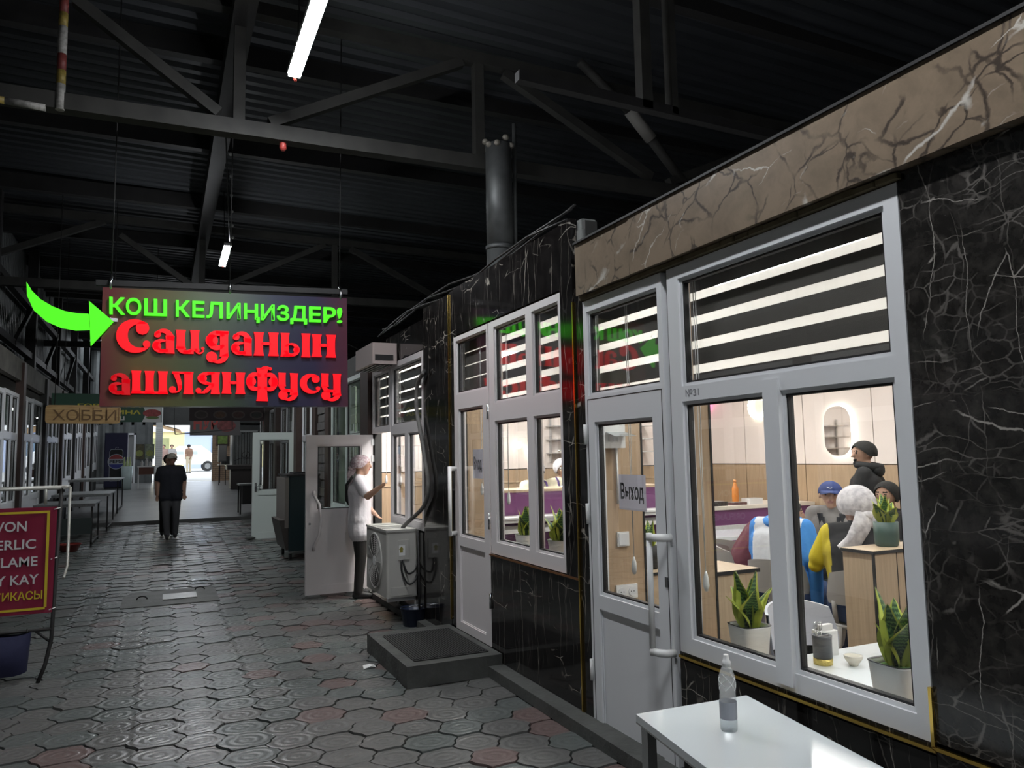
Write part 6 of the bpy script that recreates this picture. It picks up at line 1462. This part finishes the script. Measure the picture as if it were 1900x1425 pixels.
# yellow sleeves: recolour the arm faces of the jacket
me = b_.data; n = len(me.polygons); cc = np.empty(n*3); me.polygons.foreach_get('center', cc); cc = cc.reshape(-1, 3); mi_ = np.empty(n, np.int32); me.polygons.foreach_get('material_index', mi_)
keys = [m.name for m in me.materials]; ti, yi = keys.index('black_hoodie'), keys.index('yellow_sleeve'); mi_[(mi_ == ti) & (np.abs(cc[:, 0]) > .195)] = yi; me.polygons.foreach_set('material_index', mi_); me.update()
shell(t, 'headscarf', SCF, .118, 2.15, face=.36, back=.12)
H, f, rt, z, s = head_frame(t)
MB().sphere(tuple(H-f*.12-z*.05), (.05, .045, .04), 10).build('scarf_knot', SCF, t)
cloth_tail(t, 'scarf_tail', SCF, [H-f*.12-z*.04, H-f*.16-z*.12-rt*.06, H-f*.17-z*.22-rt*.13, H-f*.15-z*.28-rt*.2], .07, .05, (0, 1, .3))
cloth_tail(t, 'scarf_tail', SCF, [H-f*.12-z*.04+rt*.03, H-f*.17-z*.14+rt*.07, H-f*.18-z*.26+rt*.10, H-f*.17-z*.38+rt*.12], .045, .028, (0, 1, .3))
with_chair(loc, rz, 'grey shell chair under the woman with the white headscarf')
# blue and white jacket, cream hat
loc, rz = seat(1444, 935, 5.65, TC+V3((.1, .1, 0)), '')
t = figure('seated woman in a light blue and white jacket with a cream hat', loc, rz, SIT, dict(hed=(0, .10, 1.17), elR=(.27, -.04, .74), wrR=(.26, -.02, .50), chs=(0, .04, .89)), dict(top=WPA, arm=LBL, pants=JEAN), sleeve='long', voxel=.010, bulk=1.2, scale=1.03, look=-.35)
b_ = [o for o in t.children if o.name.startswith('body')][0]
me = b_.data; n = len(me.polygons); cc = np.empty(n*3); me.polygons.foreach_get('center', cc); cc = cc.reshape(-1, 3); mi_ = np.empty(n, np.int32); me.polygons.foreach_get('material_index', mi_)
keys = [m.name for m in me.materials]; ti, yi = keys.index('white_padding'), keys.index('blue_sleeve'); mi_[(mi_ == ti) & (np.abs(cc[:, 0]) > .18)] = yi; me.polygons.foreach_set('material_index', mi_); me.update()
shell(t, 'hat', CREAM, .106, 1.65, face=.42)
b = MB(); b.tube([(.12*math.cos(a), .05+.09*math.sin(a), 1.075+.01*math.sin(a)) for a in np.linspace(0, 2*PI, 18)], .035, 8, cap=False); b.build('collar', LBL, t)
with_chair(loc, rz, 'grey shell chair under the woman in the blue and white jacket')
tag(MB().lathe([(.04, 0), (.10, .03), (.12, .12), (.10, .22), (.05, .27), (.03, .28)], (0, 0, 0), 16).build('carrier_bag', WPA), 'white plastic bag hanging beside the blue jacketed woman\'s chair', 'bag')
bpy.data.objects['carrier_bag'].location = (loc[0]+.20, loc[1]-.22, .18)
# blue cap man
loc, rz = seat(1546, 935, 6.95, TC+V3((-.35, -.05, 0)), '')
t = figure('seated older man in grey shirt, dark vest and blue cap', loc, rz, SIT, dict(hed=(0, .10, 1.165)), dict(top=GRT, pants=MT['black']), sleeve='short', voxel=.010, bulk=1.15, scale=1.02, look=.15)
shell(t, 'cap', BCAP, .106, 1.60, face=.43); cap_peak(t, BCAP, .10)
H, f, rt, z, s = head_frame(t)
MB().tube([tuple(H+f*.112+z*.075-rt*.02), tuple(H+f*.113+z*.068-rt*.005), tuple(H+f*.110+z*.082+rt*.025)], .003, 5).build('cap_mark', MT['white_plastic'], t)
b = MB()
for sx in (-1, 1): b.grid([[(sx*(.07+.03*i), .155-.04*(i > 1)-.02*abs(i-1), zz) for i in range(4)] for zz in (.60, .75, .9, 1.03)])
for sx in (-1, 1): b.grid([[(sx*(.05+.035*i), .16-.02*i, zz) for i in range(4)] for zz in (.60, .75, .9, 1.0)])
b.build('vest', cl('dark_vest', (.02, .022, .028)), t)
with_chair(loc, rz, 'grey shell chair under the man in the blue cap')
# person with dark hair behind the plant
loc, rz = seat(1656, 940, 6.75, TC, '')
t = figure('seated dark haired person in black raising a hand beside the green plant pot', loc, rz, SIT, dict(elR=(.24, .16, .78), wrR=(.16, .26, .98)), dict(top=BLKC, pants=MT['black']), sleeve='long', voxel=.011, bulk=1.1)
shell(t, 'hair', MT['hair'], .108, 2.3, face=.3)
with_chair(loc, rz, 'grey shell chair under the dark haired person')
# hunched person in maroon
q = atD(1376, 1045, 6.35); rzm = math.radians(-128); loc = (q[0], q[1], 0)
t = figure('person in a maroon sweater hunched forward on a grey chair', loc, rzm, SIT,
           dict(wst=(0, .06, .72), chs=(0, .17, .88), nek=(0, .30, 1.00), hed=(0, .40, 1.07), shL=(-.17, .25, .97), shR=(.17, .25, .97), elL=(-.22, .34, .76), wrL=(-.12, .50, .78), elR=(.22, .34, .76), wrR=(.12, .50, .78)),
           dict(top=MAR, pants=cl('navy_trousers', (.015, .02, .04))), sleeve='long', voxel=.011, bulk=1.28)
shell(t, 'hair', MT['hair'], .107, 2.3, face=.3)
with_chair(loc, rzm, 'grey shell chair under the person in the maroon sweater')
# loose chairs and table things
q = onZ(1345, 1000, .80); chair('empty grey shell chair behind the low oak cabinet', (q[0], q[1], 0), math.radians(-60), MT['grey_plastic'], 'shell chairs')
q = onZ(1495, 955, .80); chair('empty grey shell chair near the back wall behind the diners', (6.35, 6.1, 0), math.radians(150), MT['grey_plastic'], 'shell chairs')
def on_table(u, v): c_, s_ = math.cos(TZ), math.sin(TZ); return (TC[0]+c_*u-s_*v, TC[1]+s_*u+c_*v, .76)
t = thing('condiment_jar', 'dark red sauce jar standing on the diners table', 'jar', on_table(-.05, -.05))
MB().lathe([(.035, 0), (.04, .02), (.04, .08), (.03, .10)], n=16).build('jar', mat('red_sauce', (.16, .02, .015), .15), t); MB().lathe([(.032, .10), (.032, .115)], n=14).build('lid', MT['white_plastic'], t)
t = thing('napkin_box', 'white square napkin box standing on the diners table', 'box', on_table(-.22, .05))
MB().bbox(-.05, .05, -.05, .05, 0, .13, .01).build('box', MT['white_plastic'], t); MB().box(-.03, .03, -.01, .01, .13, .15).build('napkin', MT['white_plastic'], t)
t = thing('soup_plate', 'white plate with food standing on the diners table', 'plate', on_table(.15, -.25))
MB().lathe([(.05, 0), (.09, .02), (.095, .025), (.085, .02), (.001, .012)], n=20).build('plate', MT['white_plastic'], t); MB().sphere((0, 0, .02), (.06, .06, .015), 10).build('food', mat('yellow_food', (.5, .35, .08), .6), t)
